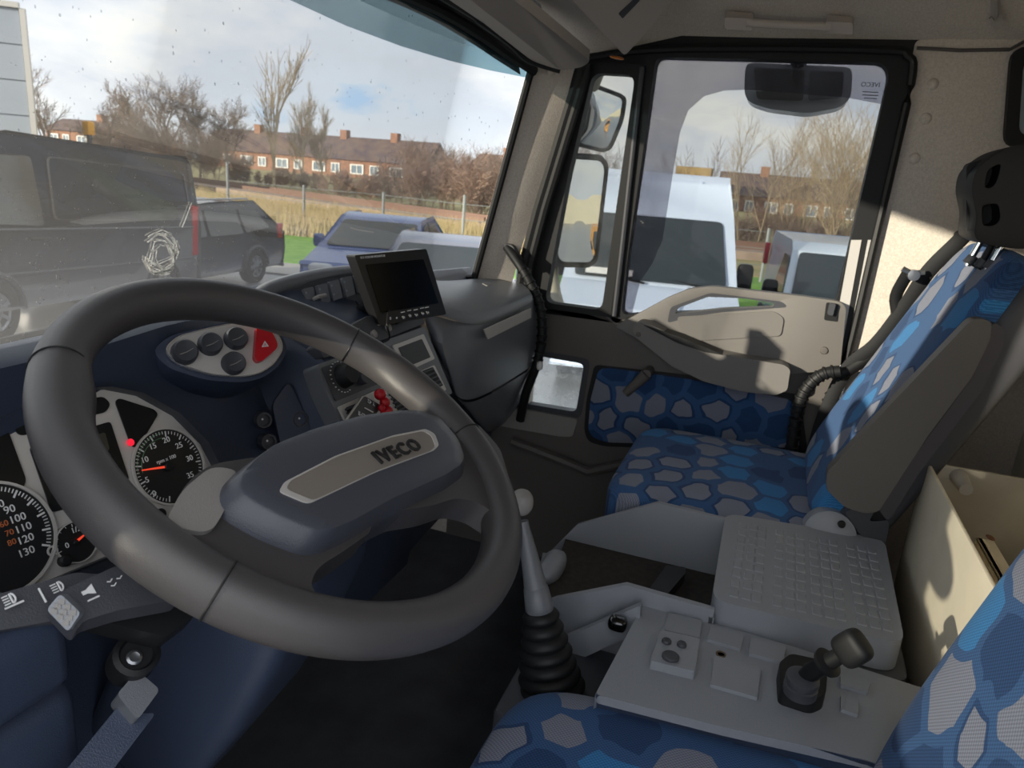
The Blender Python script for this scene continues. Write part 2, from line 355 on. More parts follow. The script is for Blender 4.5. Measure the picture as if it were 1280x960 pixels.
# rear side window behind the passenger pillar
w2 = root('window_2', (1.10, -.5, 1.5), kind='structure')
b = nb(); ringp(b, rnd(PP([(1262, 60), (1330, 60), (1330, 185), (1252, 185)], 'x', 1.118), .03), rnd(PP([(1276, 78), (1320, 78), (1320, 170), (1270, 170)], 'x', 1.118), .02), (-.02, 0, 0)); ob('frame', b, K['black'], w2)
b = nb(); plate(b, PP([(1274, 76), (1322, 76), (1322, 172), (1268, 172)], 'x', 1.116), (-.004, 0, 0)); ob('pane', b, mat('pale_pane', '#a9bac2', .1), w2)
# driver's side: pillars, roof rail and the open door, all out of view
b = nb(); boxab(b, (-.68, -.34, -.3), (-.62, .66, .12)); boxab(b, (-.68, -.66, -.3), (-.62, -.34, 1.70)); boxab(b, (-.68, .66, -.3), (-.62, .98, .97))
plate(b, [(-.62, .66, .97), (-.62, .86, .97), (-.62, .74, 1.62), (-.62, .60, 1.62)], (-.06, 0, 0)); boxab(b, (-.68, -.66, 1.60), (-.62, .66, 1.72))
ob('wall_left', b, K['dark'], kind='structure')
b = nb(); da = math.radians(84); dv0 = V((-math.sin(da), -math.cos(da), 0)); hq = V((-.69, .68, 0)); dn0 = V((-dv0.y, dv0.x, 0))*.05
plate(b, [hq+V((0, 0, -.3)), hq+dv0*1.0+V((0, 0, -.3)), hq+dv0*1.0+V((0, 0, .95)), hq+V((0, 0, .95))], dn0)
ringp(b, [hq+V((0, 0, .95)), hq+dv0+V((0, 0, .95)), hq+dv0+V((0, 0, 1.6)), hq+dv0*.1+V((0, 0, 1.6))], [hq+dv0*.07+V((0, 0, .96)), hq+dv0*.95+V((0, 0, .96)), hq+dv0*.95+V((0, 0, 1.55)), hq+dv0*.15+V((0, 0, 1.55))], dn0)
d2 = ob('door_2', b, K['dark'], kind='structure')  # unseen door leaf, swung open to admit light and block low sun
b = nb(); plate(b, [hq+dv0*.05+dn0*.5+V((0, 0, .955)), hq+dv0*.97+dn0*.5+V((0, 0, .955)), hq+dv0*.97+dn0*.5+V((0, 0, 1.56)), hq+dv0*.13+dn0*.5+V((0, 0, 1.56))], dn0*.08); ob('pane', b, K['glass'], d2)  # pane added to weaken the sun on the driver seat
# outer roof skin over the windscreen
b = nb(); grid(b, [[(x, y0, z) for x in (-.68, .2, 1.16)] for y0, z in ((.80, 1.60), (.70, 1.68), (.5, 1.76), (-.66, 1.78))]); ob('trim_1', b, K['white'], kind='structure')
# ------------------------------------------------------------------ windscreen
def ws(u, v):   # u 0..1 driver->passenger, v 0 bottom..1 top
    x = -.62+u*(1.025+.62)
    k = 1-((u-.5)/.5)**2
    yb = .765+.17*k**.8 if k > 0 else .765
    yt = .648+.15*k**.8 if k > 0 else .648
    z0 = .975; z1 = 1.575-.07*max(0, (u-.75)/.25)**2
    return V((x, yb+(yt-yb)*v, z0+(z1-z0)*v))
win1 = root('window_1', (.2, .85, 1.0), kind='structure')
NU, NVV = 36, 14
vb = lambda u: .80+.02*u-.115*max(0, (u-.80)/.2)**2     # lower edge of the tint band
b = nb(); grid(b, [[ws(i/NU, j/NVV) for i in range(NU+1)] for j in range(NVV+1)]); ob('pane', b, K['shield'], win1, smooth=80)
# tint band, its lower edge taken where the photograph shows it
b = nb(); rows = []
def ws_hit(px, py):   # point of the screen under a pixel ray
    d = ray(px, py); best = None
    for i in range(0, 241):
        u = i/240; x = -.62+u*1.645; t = (x-CAM.x)/d.x; p = CAM+d*t
        a, c = ws(u, 0), ws(u, 1); v = (p.z-a.z)/(c.z-a.z); q = ws(u, v)
        e = abs(p.y-q.y)
        if best is None or e < best[0]: best = (e, u, v, q)
    return best
low = [(180, -70), (270, -32), (360, 0), (430, 32), (500, 58), (560, 76), (610, 88), (662, 97)]
lo = [ws_hit(*p) for p in low]
for k in range(6):
    rows.append([ws(u, v+(1.0-v)*k/5)+V((0, -.004, 0)) for (_, u, v, _) in lo])
grid(b, rows); ob('tint_band', b, K['tint'], win1, smooth=80, label='blue-grey tinted band along the top')
# black edge seals
b = nb(); tube(b, [ws(1, v)+V((-.002, -.012, 0)) for v in [i/12 for i in range(13)]], .010, 8); tube(b, [ws(i/20, .995)+V((0, -.02, -.004)) for i in range(21)], .012, 8); tube(b, [ws(i/20, 0)+V((0, -.01, 0)) for i in range(21)], .012, 8)
ob('seal', b, K['black'], win1)
b = nb(); grid(b, [[ws(i/24, .97)+V((0, .012, 0)) for i in range(25)], [V((ws(i/24, 1).x, .70, 1.61)) for i in range(25)], [V((ws(i/24, 1).x, .60, 1.64)) for i in range(25)]]); ob('trim_4', b, K['black'], kind='structure')
# rain drops and a dried smear
b = nb(); rr = random.Random(3)
def drop(u, v, s, n=7):
    p = ws(u, v)+V((0, -.004, 0)); mt = M.Translation(p) @ M.Diagonal((s, s*.5, s*rr.uniform(1, 1.7), 1)); bmesh.ops.create_uvsphere(b, u_segments=n, v_segments=4, radius=1, matrix=mt)
for _ in range(230): drop(rr.uniform(.3, .98), rr.uniform(.45, .98), rr.choice((.0008, .001, .0014, .0017)))
for _ in range(120): drop(rr.uniform(.15, .7), rr.uniform(.1, .95), rr.choice((.0008, .0012)))
ob('rain_drops', b, K['drop'], win1, kind='stuff')
b = nb()
for _ in range(700):
    u, v = .02+.62*rr.random()**1.3, .02+.62*rr.random()**1.4; p = ws(u, v)+V((0, -.003, 0)); q = rr.uniform(.0004, .0010)
    f = [b.verts.new(p+V((q*math.cos(a), 0, q*math.sin(a)))) for a in (0, 1.6, 3.1, 4.7)]; b.faces.new(f)
ob('dust_specks', b, mat('dust', '#c9c7c2', .9), win1, kind='stuff', smooth=0)
b = nb()
for k in range(7):
    P = []; cx, cy = 200+rr.uniform(-4, 4), 318+rr.uniform(-5, 5); r0 = rr.uniform(7, 24)
    a0 = rr.uniform(0, 6.28)
    for i in range(18):
        a = a0+i/17*rr.choice((3.2, 4.2, 5.2)); P.append(ws_hit(cx+r0*math.cos(a), cy+1.2*r0*math.sin(a))[3]+V((0, -.003, 0)))
    tube(b, P, rr.uniform(.0007, .0014), 5)
tube(b, [ws_hit(x, y)[3]+V((0, -.003, 0)) for x, y in ((237, 253), (232, 270), (226, 284))], .001, 5)
ob('dried_smear', b, K['smear'], win1, kind='stuff')
# ------------------------------------------------------------------ A pillar trim, door seals, header
def PX(l): return [at(x, y, 'x', v) for x, y, v in l]
lft = [(664, 68, 1.035), (661, 100, 1.033), (640, 190, 1.03), (612, 290, 1.028), (590, 342, 1.026), (583, 365, 1.026)]
rgt = [(722, 80, 1.10), (715, 108, 1.10), (690, 190, 1.10), (662, 280, 1.10), (645, 330, 1.095), (640, 365, 1.095)]
b = nb(); A = PX(lft); B = PX(rgt); Mid = [p.lerp(q, .5)+V((-.005, -.002, 0)) for p, q in zip(A, B)]
g = grid(b, [A, Mid, B]); ap = ob('trim_2', b, K['felt'], kind='structure', sub=2)
b = nb(); p = onp(688, 88, Mid[0].lerp(Mid[1], .5), V((-.85, -.5, 0))); lathe(b, p+V((-.004, -.003, 0)), (-.85, -.5, 0), [(0, .006), (.009, .004), (.012, 0), (.012, -.01)], 18); ob('trim_clip', b, K['felt'], ap)
b = nb()
for dx, r, xx in ((5, .016, 1.105), (13, .012, 1.10)):
    tube(b, PX([(722+dx, 80, xx), (712+dx, 118, xx), (690+dx, 190, xx), (668+dx, 262, xx), (650+dx, 330, xx), (644+dx, 372, xx)]), r, 8)
ob('trim_3', b, K['black'], kind='structure')
# header panel above the screen
hd = root('sun_visor', at(650, 30, 'y', .55), 'pale taupe padded header panel along the top of the windscreen', 'visor')
hA = [at(x, y, 'y', v) for x, y, v in ((562, 0, .655), (602, 27, .65), (640, 55, .64), (664, 76, .61))]
P = [V((-.58, .655, hA[0].z+.005))]+hA+[at(700, 88, 'y', .54), at(728, 84, 'y', .505), at(738, 76, 'y', .495), at(640, -2, 'y', .505), V((-.58, .505, 1.560))]
b = nb(); plate(b, rnd(P, .02), (0, .0, .022)); ob('panel', b, K['visor'], hd, bev=.006)
b = nb(); tube(b, catmull([V((-.58, .66, hA[0].z+.003))]+[p+V((0, .005, -.001)) for p in hA]+[at(700, 89, 'y', .545)], 4), .006, 6); ob('edge_piping', b, K['black'], hd)
# roof console corner
rc = root('roof_console', at(775, 40, 'x', .9), 'grey plastic overhead console with a dark slot, at the front corner of the roof', 'console')
p0 = at(781, 70, 'x', .96); n0 = V((-.45, -.55, -.70)).normalized()
b = nb(); plate(b, rnd(PL([(700, -18), (717, 2), (781, 70), (815, 32), (842, -6), (842, -60), (700, -60)], p0, n0), .012), -n0*.03); ob('panel', b, K['roofp'], rc, bev=.004)
b = nb(); plate(b, rnd(PL([(773, 17), (778, 23), (800, 0), (796, -5)], p0+n0*.001, n0), .002), n0*.001); ob('slot', b, K['dark'], rc)
b = nb(); superq(b, onp(771, 72, p0+n0*-.012, n0), (.016, -.012, 0), (.004, .006, 0), n0*.006, .8, .8, 14, 8); ob('lamp_lens', b, K['orangelens'], rc, label='small amber lens at the console tip')
# grab rail and coat hook on the cant rail
gr = root('grab_rail', at(985, 24, 'x', 1.05), 'beige plastic grab rail fixed to the roof lining over the passenger door', 'handle')
pr = at(985, 24, 'x', 1.055); nr = V((-.72, 0, -.69)).normalized()
for (x, y) in ((925, 22), (1050, 27)):
    b = nb(); plate(b, rnd(PL([(x-17, y-8), (x+17, y-6), (x+17, y+9), (x-17, y+7)], pr, nr), .006), nr*.022); ob('end_block', b, K['visor'], gr, bev=.004)
b = nb(); tube(b, [onp(x, y, pr, nr)+nr*.018 for x, y in ((935, 22), (985, 25), (1040, 27))], .009, 10); ob('bar', b, K['visor'], gr)
hk = root('coat_hook', at(1242, 18, 'x', 1.07), 'small beige coat hook on the roof lining at the rear corner', 'hook')
b = nb(); ph = at(1242, 18, 'x', 1.06); plate(b, rnd(PL([(1238, -4), (1250, -4), (1254, 26), (1248, 33), (1238, 30)], ph, nr), .004), nr*.008); ob('plate', b, K['roofp'], hk, bev=.002)
b = nb(); tube(b, [onp(x, y, ph+nr*.012, nr) for x, y in ((1246, 0), (1247, 18), (1243, 26), (1238, 22))], .003, 8); ob('hook_arm', b, K['roofp'], hk)
# ================================================================== PASSENGER DOOR
d1 = root('door_1', (XD, .15, .3), kind='structure')
def dp(l, x=XD): return PP(l, 'x', x)
b = nb(); tr5 = dp([(716, 92), (806, 90), (812, 66), (1152, 70)], XD+.012); plate(b, tr5+[V((XD+.012, p.y, 1.72)) for p in tr5[::-1]], (.03, 0, 0)); ob('trim_5', b, K['black'], kind='structure')
mo = [(808, 57), (1132, 62), (1143, 80), (1100, 260), (1056, 450), (1040, 470), (762, 402), (772, 330), (790, 200)]
mi = [(820, 71), (1104, 78), (1112, 92), (1080, 230), (1046, 376), (1036, 384), (776, 394), (784, 325), (803, 195)]
b = nb(); ringp(b, rnd(dp(mo), .02), rnd(dp(mi), .02), (.045, 0, 0)); ob('window_frame', b, K['black'], d1, bev=.004)
b = nb(); tube(b, catmull(dp([(735, 72), (815, 62), (960, 60), (1110, 63), (1134, 70), (1141, 90), (1122, 180), (1094, 300), (1066, 420), (1052, 470)], XD-.006), 4), .009, 8); ob('door_seal', b, K['black'], d1)
b = nb(); plate(b, dp([(1064, 300), (1077, 300), (1049, 452), (1036, 452)], XD-.002), (.01, 0, 0)); plate(b, dp([(1085, 300), (1090, 300), (1062, 452), (1056, 452)], XD-.004), (.01, 0, 0)); ob('window_channel', b, K['silver'], d1)
qo = [(728, 78), (808, 80), (772, 404), (652, 388), (690, 230)]
qi = [(741, 91), (794, 94), (752, 388), (681, 378), (710, 220)]
b = nb(); ringp(b, rnd(dp(qo), .012), rnd(dp(qi), .025), (.04, 0, 0)); ob('quarter_frame', b, K['black'], d1, bev=.004)
b = nb(); tube(b, dp([(803, 84), (790, 200), (779, 300), (768, 395)], XD-.006), .007, 8); ob('divider_bar', b, K['dark'], d1)
b = nb(); plate(b, dp(mi, XD+.03), (.004, 0, 0)); ob('pane', b, K['glass'], d1)
b = nb(); plate(b, dp(qi, XD+.03), (.004, 0, 0)); ob('pane', b, glass('dusty_quarter_glass', (.50, .515, .515), dirt=.10, dscale=18, dcol=(.8, .8, .76)), d1)
# smoked deflector strip outside
out_ = [(820, 66), (1110, 72), (1122, 90), (1112, 132), (1060, 122), (930, 112), (905, 113), (880, 120), (860, 138), (850, 165), (842, 210), (828, 300), (815, 330), (800, 352), (788, 400), (768, 400), (782, 320), (800, 195)]
b = nb(); plate(b, dp(out_, XD+.06), (.003, 0, 0)); df = ob('wind_deflector', b, K['smoke'], d1, label='smoked acrylic deflector strip round the window opening')
pm = at(1088, 106, 'x', XD+.028)
text('IVECO', pm, (0, -1, 0), (0, 0, 1), .014, K['dark'], d1, mirrored=True, depth=.0003)
b = nb(); plate(b, dp([(1120, 84), (1120, 85), (1120, 85.5)], XD), (.001, 0, 0)); b.free()
for k, (w, yy) in enumerate(((20, 114), (20, 118), (16, 122))):
    b = nb(); plate(b, dp([(1088-w/2, yy), (1088+w/2, yy+1), (1088+w/2, yy+2), (1088-w/2, yy+1)], XD+.027), (.0004, 0, 0)); ob('print_line', b, K['dark'], d1)
# lower door skin with an opening for the low window
skin = [(630, 380), (700, 388), (770, 398), (1048, 440), (1050, 520), (1050, 900), (540, 900), (570, 500)]
lw_o = [(664, 440), (735, 452), (722, 520), (634, 506)]
b = nb(); plate(b, dp(skin), (.05, 0, 0), [rnd(dp(lw_o), .02)]); ob('lower_skin', b, K['doorlow'], d1)
b = nb(); plate(b, dp([(770, 396), (1046, 396), (1040, 455), (1048, 450), (780, 418)], XD+.008), (.02, 0, 0)); ob('inner_skin', b, K['doorlow'], d1)
b = nb(); lw_m = [(660, 436), (738, 449), (726, 524), (628, 508)]
ringp(b, rnd(dp(lw_m, XD-.002), .022), rnd(dp([(667, 444), (730, 455), (720, 515), (642, 502)], XD-.002), .016), (.03, 0, 0)); ob('low_window_frame', b, K['dark'], d1, bev=.003)
b = nb(); plate(b, dp(lw_o, XD+.035), (.004, 0, 0)); ob('low_pane', b, K['wetglass'], d1, label='dirty wet glass of the low kerb window')
b = nb(); plate(b, rnd(dp([(632, 508), (722, 524), (716, 546), (700, 546), (622, 532)], XD-.012), .012), (.02, 0, 0)); ob('kerb_ledge', b, K['greyl'], d1, bev=.004)
# upper trim with pull opening
up_o = [(768, 408), (800, 391), (835, 372), (862, 361), (892, 358), (1000, 370), (1050, 377), (1058, 384), (1050, 462), (985, 468), (900, 455), (850, 440), (800, 425)]
hole = [(843, 392), (848, 385), (885, 371), (930, 373), (968, 379), (966, 384), (905, 386), (860, 391)]
b = nb(); plate(b, rnd(dp(up_o, XD-.030), .012), (.032, 0, 0), [rnd(dp(hole, XD-.030), .006)]); ob('upper_trim', b, K['door'], d1, bev=.004)
b = nb(); plate(b, rnd(dp([(846, 396), (968, 389), (980, 398), (976, 420), (868, 426), (850, 412)], XD-.034), .01), (.006, 0, 0)); ob('pull_recess', b, K['door'], d1, bev=.003)
b = nb(); plate(b, rnd(dp([(834, 404), (838, 384), (888, 366), (978, 377), (985, 384), (905, 390), (862, 396)], XD-.0305), .01), (.001, 0, 0), [rnd(dp(hole, XD-.0305), .006)]); ob('pull_edge', b, K['dark'], d1)
arm = [(790, 408), (798, 402), (812, 405), (850, 424), (880, 438), (930, 448), (980, 456), (988, 462), (984, 488), (970, 494), (930, 490), (880, 477), (840, 458), (805, 430), (793, 420)]
b = nb(); plate(b, rnd(dp(arm, XD-.085), .008), (.055, 0, 0)); ob('armrest', b, K['door'], d1, bev=.012, seg=3)
b = nb(); plate(b, rnd(dp([(803, 406), (850, 421), (905, 444), (880, 440), (845, 428)], XD-.090), .006), (.05, 0, 0)); ob('finger_slot', b, K['black'], d1)
b = nb(); lathe(b, at(798, 418, 'x', XD-.084), (-1, 0, 0), [(0, .004), (.006, .003), (.007, 0)], 14); ob('screw_cap', b, K['doorlow'], d1)
b = nb(); lathe(b, at(1030, 438, 'x', XD-.030), (-1, 0, 0), [(0, .005), (.008, .004), (.010, 0)], 14); ob('screw_cap', b, K['doorlow'], d1)
b = nb(); plate(b, rnd(dp([(1033, 378), (1048, 380), (1046, 402), (1030, 400)], XD-.034), .004), (.01, 0, 0)); ob('latch_recess', b, K['black'], d1)
b = nb(); plate(b, rnd(dp([(1037, 379), (1045, 380), (1041, 395), (1034, 393)], XD-.045), .004), (.015, 0, 0)); ob('lock_lever', b, K['dark'], d1, bev=.002)
fab = [(748, 462), (760, 460), (860, 474), (990, 500), (1000, 560), (760, 553), (742, 548), (735, 538), (738, 500)]
b = nb(); plate(b, rnd(dp([(743, 456), (862, 469), (1000, 494), (1010, 566), (755, 558), (735, 552), (730, 538), (733, 500)], XD-.004), .015), (.01, 0, 0)); ob('panel_border', b, K['black'], d1)
b = nb(); plate(b, rnd(dp(fab, XD-.012), .015), (.012, 0, 0)); ob('cloth_panel', b, K['blue_yz'], d1, bev=.004, label='dark blue honeycomb cloth')
b = nb(); p1, p2 = at(808, 468, 'x', XD-.05), at(782, 492, 'x', XD-.05); tube(b, [p1, p1.lerp(p2, .5), p2], [.016, .013, .011], 12, up=(1, 0, 0)); lathe(b, p1+V((.06, 0, 0)), (-1, 0, 0), [(.014, 0), (.012, .06)], 14); ob('window_crank', b, K['doorlow'], d1)
b = nb(); tube(b, dp([(640, 552), (700, 575), (735, 590), (790, 578)], XD-.02), .014, 8); ob('pocket_edge', b, K['doorlow'], d1)
# A-pillar grab handle (ribbed)
gh = root('pillar_grab_handle', at(650, 330, 'x', 1.03), 'black ribbed grab handle curving down the windscreen pillar beside the glove box', 'handle')
P = PX([(634, 309, 1.06), (650, 332, 1.03), (665, 358, 1.02), (676, 388, 1.02), (677, 425, 1.02), (671, 455, 1.02), (658, 490, 1.03), (650, 525, 1.05)])
b = nb(); tube(b, catmull(P, 6), .0125, 12); ob('bar', b, K['black'], gh)
cp = catmull(P[1:6], 7)
for k in range(2, len(cp)-1, 2):
    b = nb(); d = (cp[k+1]-cp[k-1]).normalized(); lathe(b, cp[k], d, [(.012, -.004), (.0150, -.002), (.0150, .002), (.012, .004)], 12); ob('grip_rib', b, K['black'], gh)
b = nb(); plate(b, rnd(PX([(629, 305, 1.05), (640, 306, 1.05), (652, 326, 1.05), (646, 334, 1.05), (634, 322, 1.05)]), .008), (.02, 0, 0)); ob('mount', b, K['dark'], gh, bev=.004)
b = nb(); superq(b, P[5]+V((-.01, -.012, 0)), (.008, 0, 0), (0, .008, 0), (0, 0, .012), .6, .6, 12, 8); ob('screw_cap', b, K['white'], gh)
# ================================================================== DASHBOARD
dsh = root('dashboard', (.1, .7, .6), 'dark moulded dashboard across the cab under the windscreen', 'dashboard')
# profiles (y,z) from screen base over the lip and down; lip read off the photograph
def lip(px, py, y): p = at(px, py, 'y', y); return p
st = [
 (-.615, [(.90, .985), (.74, 1.02), (.675, 1.035), (.655, 1.02), (.668, .98), (.70, .90), (.68, .78), (.62, .70), (.60, .45)]),
 (-.40, [(.92, .985), (.76, 1.035), (.68, 1.052), (.660, 1.04), (.672, .98), (.695, .90), (.68, .78), (.62, .70), (.60, .45)]),
 (-.20, [(.93, .985), (.76, 1.035), (.69, 1.052), (.668, 1.04), (.676, .98), (.695, .90), (.68, .78), (.64, .70), (.62, .45)]),
 (-.10, [(.93, .985), (.78, 1.035), (.71, 1.052), (.69, 1.04), (.690, .98), (.685, .90), (.68, .78), (.66, .70), (.64, .45)]),
 (.03, [(.93, .985), (.80, 1.035), (.74, 1.048), (.71, 1.035), (.70, .98), (.68, .90), (.67, .80), (.66, .70), (.64, .45)]),
 (.09, [(.93, .985), (.82, 1.035), (.765, 1.048), (.745, 1.03), (.74, .98), (.70, .90), (.66, .82), (.64, .70), (.64, .45)]),
 (.12, [(.93, .985), (.82, 1.035), (.765, 1.050), (.740, 1.035), (.70, 1.00), (.612, .962), (.557, .85), (.58, .78), (.62, .45)]),
 (.28, [(.93, .985), (.82, 1.035), (.765, 1.055), (.740, 1.040), (.70, 1.00), (.612, .962), (.557, .85), (.58, .78), (.62, .45)]),
 (.44, [(.93, .985), (.82, 1.035), (.765, 1.052), (.740, 1.040), (.70, 1.00), (.612, .962), (.557, .85), (.58, .78), (.62, .45)]),
 (.48, [(.93, .985), (.84, 1.02), (.78, 1.03), (.76, 1.01), (.74, .98), (.70, .95), (.66, .85), (.64, .78), (.64, .45)]),
 (1.06, [(.80, .985), (.79, 1.0), (.78, 1.0), (.77, .99), (.76, .97), (.74, .94), (.72, .85), (.70, .78), (.68, .45)]),
]
b = nb(); rows = [[(x, y, z) for y, z in pr] for x, pr in st]; g = grid(b, rows)
ob('body', b, K['navy'], dsh, smooth=50)
# charcoal lip over the centre section
b = nb(); lp = [(322, 366), (340, 356), (370, 347), (410, 339), (450, 336), (500, 338)]
tube(b, catmull([at(x, y, 'y', .752)+V((0, 0, -.006)) for x, y in lp], 5), .013, 10); ob('lip', b, K['dash'], dsh)
# dark trunking under the wheel side
b = nb(); boxab(b, (-.615, .46, .30), (-.43, .62, .845)); ob('knee_panel', b, K['navy'], dsh, bev=.02, seg=3)
b = nb(); boxab(b, (-.615, .45, .848), (-.44, .60, .915)); ob('side_cover', b, K['navy'], dsh, bev=.015, seg=3)
# ---- instrument cluster
nC = V((-.10, -.90, .42)).normalized(); oC = V((-.25, .640, .905)); rC, uC, _ = frame(nC)
def cc(l, h=0): return PL(l, oC+nC*h, nC)
def c1(x, y, h=0): return onp(x, y, oC+nC*h, nC)
icl = root('instrument_cluster', oC, 'silver-faced instrument cluster with round dials behind the steering wheel', 'instrument panel')
plo = [(-60, 590), (-30, 545), (0, 522), (40, 503), (90, 490), (130, 487), (170, 495), (215, 520), (250, 555), (268, 590), (272, 612), (258, 640), (200, 668), (140, 692), (0, 750), (-60, 775)]
b = nb(); cen = sum((onp(x, y, oC, nC) for x, y in plo), V())/len(plo)
O1 = cc(plo, 0); O2 = [cen+(p-cen)*1.07 for p in O1]
ringp(b, [p-nC*.03 for p in O2], [p+nC*.0 for p in O1], nC*.016); ob('bezel', b, K['dark'], icl)
b = nb(); plate(b, O1, -nC*.02); ob('face', b, K['silver'], icl, bev=.001)
wins = [[(-40, 548), (0, 536), (10, 540), (32, 600), (28, 611), (-40, 606)], [(17, 533), (22, 526), (42, 520), (46, 534), (44, 540), (28, 545), (20, 542)], [(36, 560), (44, 556), (82, 636), (64, 641)],
 [(104, 500), (128, 496), (136, 503), (136, 509), (130, 516), (106, 521)], [(104, 537), (137, 527), (161, 600), (120, 612)], [(143, 502), (148, 498), (192, 512), (197, 518), (175, 555), (168, 560), (163, 557)]]
for w in wins:
    b = nb(); plate(b, rnd(cc(w, .0005), .004), nC*.0015); ob('window', b, K['window'], icl)
b = nb(); plate(b, rnd(cc([(112, 546), (131, 540), (137, 562), (122, 572)], .003), .003), nC*.0006); ob('display', b, K['lcd'], icl)
b = nb(); disc(b, c1(163, 553, .0025), nC, .0042, .001, 16); ob('warning_lamp', b, K['redlamp'], icl, label='lit red warning lamp')
b = nb(); q = c1(141, 596, .0035); tube(b, [q+(rC*math.cos(a)+uC*math.sin(a))*.007 for a in [(-1.2+i*.22) for i in range(11)]], .0009, 6, up=tuple(nC)); ob('warning_lamp', b, K['redlamp'], icl, label='lit red arc symbol')
def gauge(cx, cy, rad, name, ticks, a0, a1, nums, msize, num_m=None, label=None, needle=None, green=None):
    o = c1(cx, cy, .001)
    b = nb(); lathe(b, o, nC, [(0, 0), (rad, 0), (rad, .0015), (0, .0015)], 48); dl = ob('dial', b, K['dial'], icl, label=label)
    b = nb(); n = 48; ringp(b, [o+(rC*math.cos(t)+uC*math.sin(t))*rad*1.05 for t in [6.2832*i/n for i in range(n)]], [o+(rC*math.cos(t)+uC*math.sin(t))*rad for t in [6.2832*i/n for i in range(n)]], nC*.004); ob('dial_ring', b, K['silver'], icl)
    b = nb()
    for i in range(ticks+1):
        a = a0+(a1-a0)*i/ticks; big = i % 5 == 0; d = rC*math.cos(a)+uC*math.sin(a); s = nC.cross(d)*(rad*(.018 if big else .010))
        r0, r1 = rad*(.80 if big else .87), rad*.95
        plate(b, [o+nC*.0017+d*r0-s, o+nC*.0017+d*r1-s, o+nC*.0017+d*r1+s, o+nC*.0017+d*r0+s], nC*.0003)
    ob('scale_marks', b, K['white'], dl)
    if green:
        b = nb()
        for r0, wd in ((.90, .012), (.78, .012)):
            P = [o+nC*.0017+(rC*math.cos(a)+uC*math.sin(a))*rad*r0 for a in [green[0]+(green[1]-green[0])*i/24 for i in range(25)]]
            tube(b, P, rad*wd, 4, up=tuple(nC))
        ob('economy_band', b, K['green'], dl)
    for (s, x, y) in nums:
        text(s, c1(x, y, .003), rC, uC, msize, num_m or K['white'], dl, name='numeral')
    if needle:
        d = (c1(*needle, .006)-c1(cx, cy, .006)); b = nb(); s = nC.cross(d.normalized())*.0012; q = c1(cx, cy, .005)
        plate(b, [q-s*1.2, q+d-s*.6, q+d+s*.6, q+s*1.2], nC*.0008); ob('needle', b, K['needle'], icl)
        b = nb(); disc(b, q-nC*.002, nC, rad*.13, .005, 20, .001); ob('needle_hub', b, K['black'], icl)
    return dl, o
tr_ = sum((c1(*p)-c1(211, 583)).length for p in ((171, 583), (252, 583), (211, 534), (211, 632)))/4
dl, o = gauge(211, 583, tr_, 'dial', 50, math.radians(248), math.radians(-38), [('0', 193, 617), ('5', 184, 600), ('10', 181, 575), ('15', 191, 558), ('20', 208, 550), ('25', 224, 557), ('30', 237, 573), ('35', 238, 594)], .0095, label='rev counter dial', needle=(177, 588), green=(math.radians(175), math.radians(85)))
text('rpm x 100', c1(208, 574, .003), rC, uC, .0062, K['white'], dl, name='numeral')
dl, o = gauge(-8, 675, tr_*1.20, 'dial', 65, math.radians(225), math.radians(-30), [('80', -2, 631), ('90', 12, 637), ('100', 22, 648), ('110', 29, 660), ('120', 32, 674), ('130', 33, 690)], .0105, label='speedometer dial')
for s, x, y in (('60', 5, 655), ('70', 12, 666), ('80', 15, 678)): text(s, c1(x, y, .003), rC, uC, .008, K['orange'], dl, name='numeral')
gauge(94, 678, tr_*.46, 'dial', 8, math.radians(190), math.radians(20), [('0', 84, 682), ('1/2', 95, 662)], .008, label='small fuel gauge dial', needle=(106, 668))
for x, y in ((183, 634), (64, 689)):
    b = nb(); lathe(b, c1(x, y), nC, [(.0055, 0), (.0055, .003), (.0035, .003), (.003, .001), (0, .001)], 16); ob('sensor_ring', b, K['silver'], icl)
for x, y in ((198, 643), (79, 701)):
    b = nb(); disc(b, c1(x, y), nC, .0062, .008, 16, .002); ob('reset_button', b, K['black'], icl)
# ---- hazard and rotary pod
nP = V((-.42, -.75, .50)).normalized(); oP = V((-.05, .640, 1.0)); oP = onp(280, 440, V((-.06, .635, 1.0)), nP); rP, uP, _ = frame(nP)
def pc(l, h=0): return PL(l, oP+nP*h, nP)
pod = root('switch_pod', oP, 'silver switch pod with four round knobs and a red hazard button on the dash top', 'switch panel')
po = [(205, 438), (222, 422), (260, 412), (305, 403), (328, 404), (343, 416), (352, 436), (340, 456), (322, 468), (300, 472), (262, 469), (222, 456)]
cen = sum(pc(po), V())/len(po); P1 = rnd(pc(po), .01); big = [cen+(p-cen)*1.16 for p in P1]
secs = [[p-nP*.003 for p in big], [cen+(p-cen)*1.26-nP*.03 for p in P1], [cen+(p-cen)*1.30-nP*.075+V((.01, .03, -.01)) for p in P1]]
b = nb(); loft(b, secs); ob('housing', b, K['navy'], pod, bev=.004)
b = nb(); plate(b, P1, nP*.004); ob('face_plate', b, K['silver'], pod, bev=.0015)
b = nb(); ringp(b, [cen+(p-cen)*1.03 for p in P1], P1, nP*.006); ob('bright_rim', b, mat('bright_rim', '#d0d0d0', .25, metal=.8), pod)
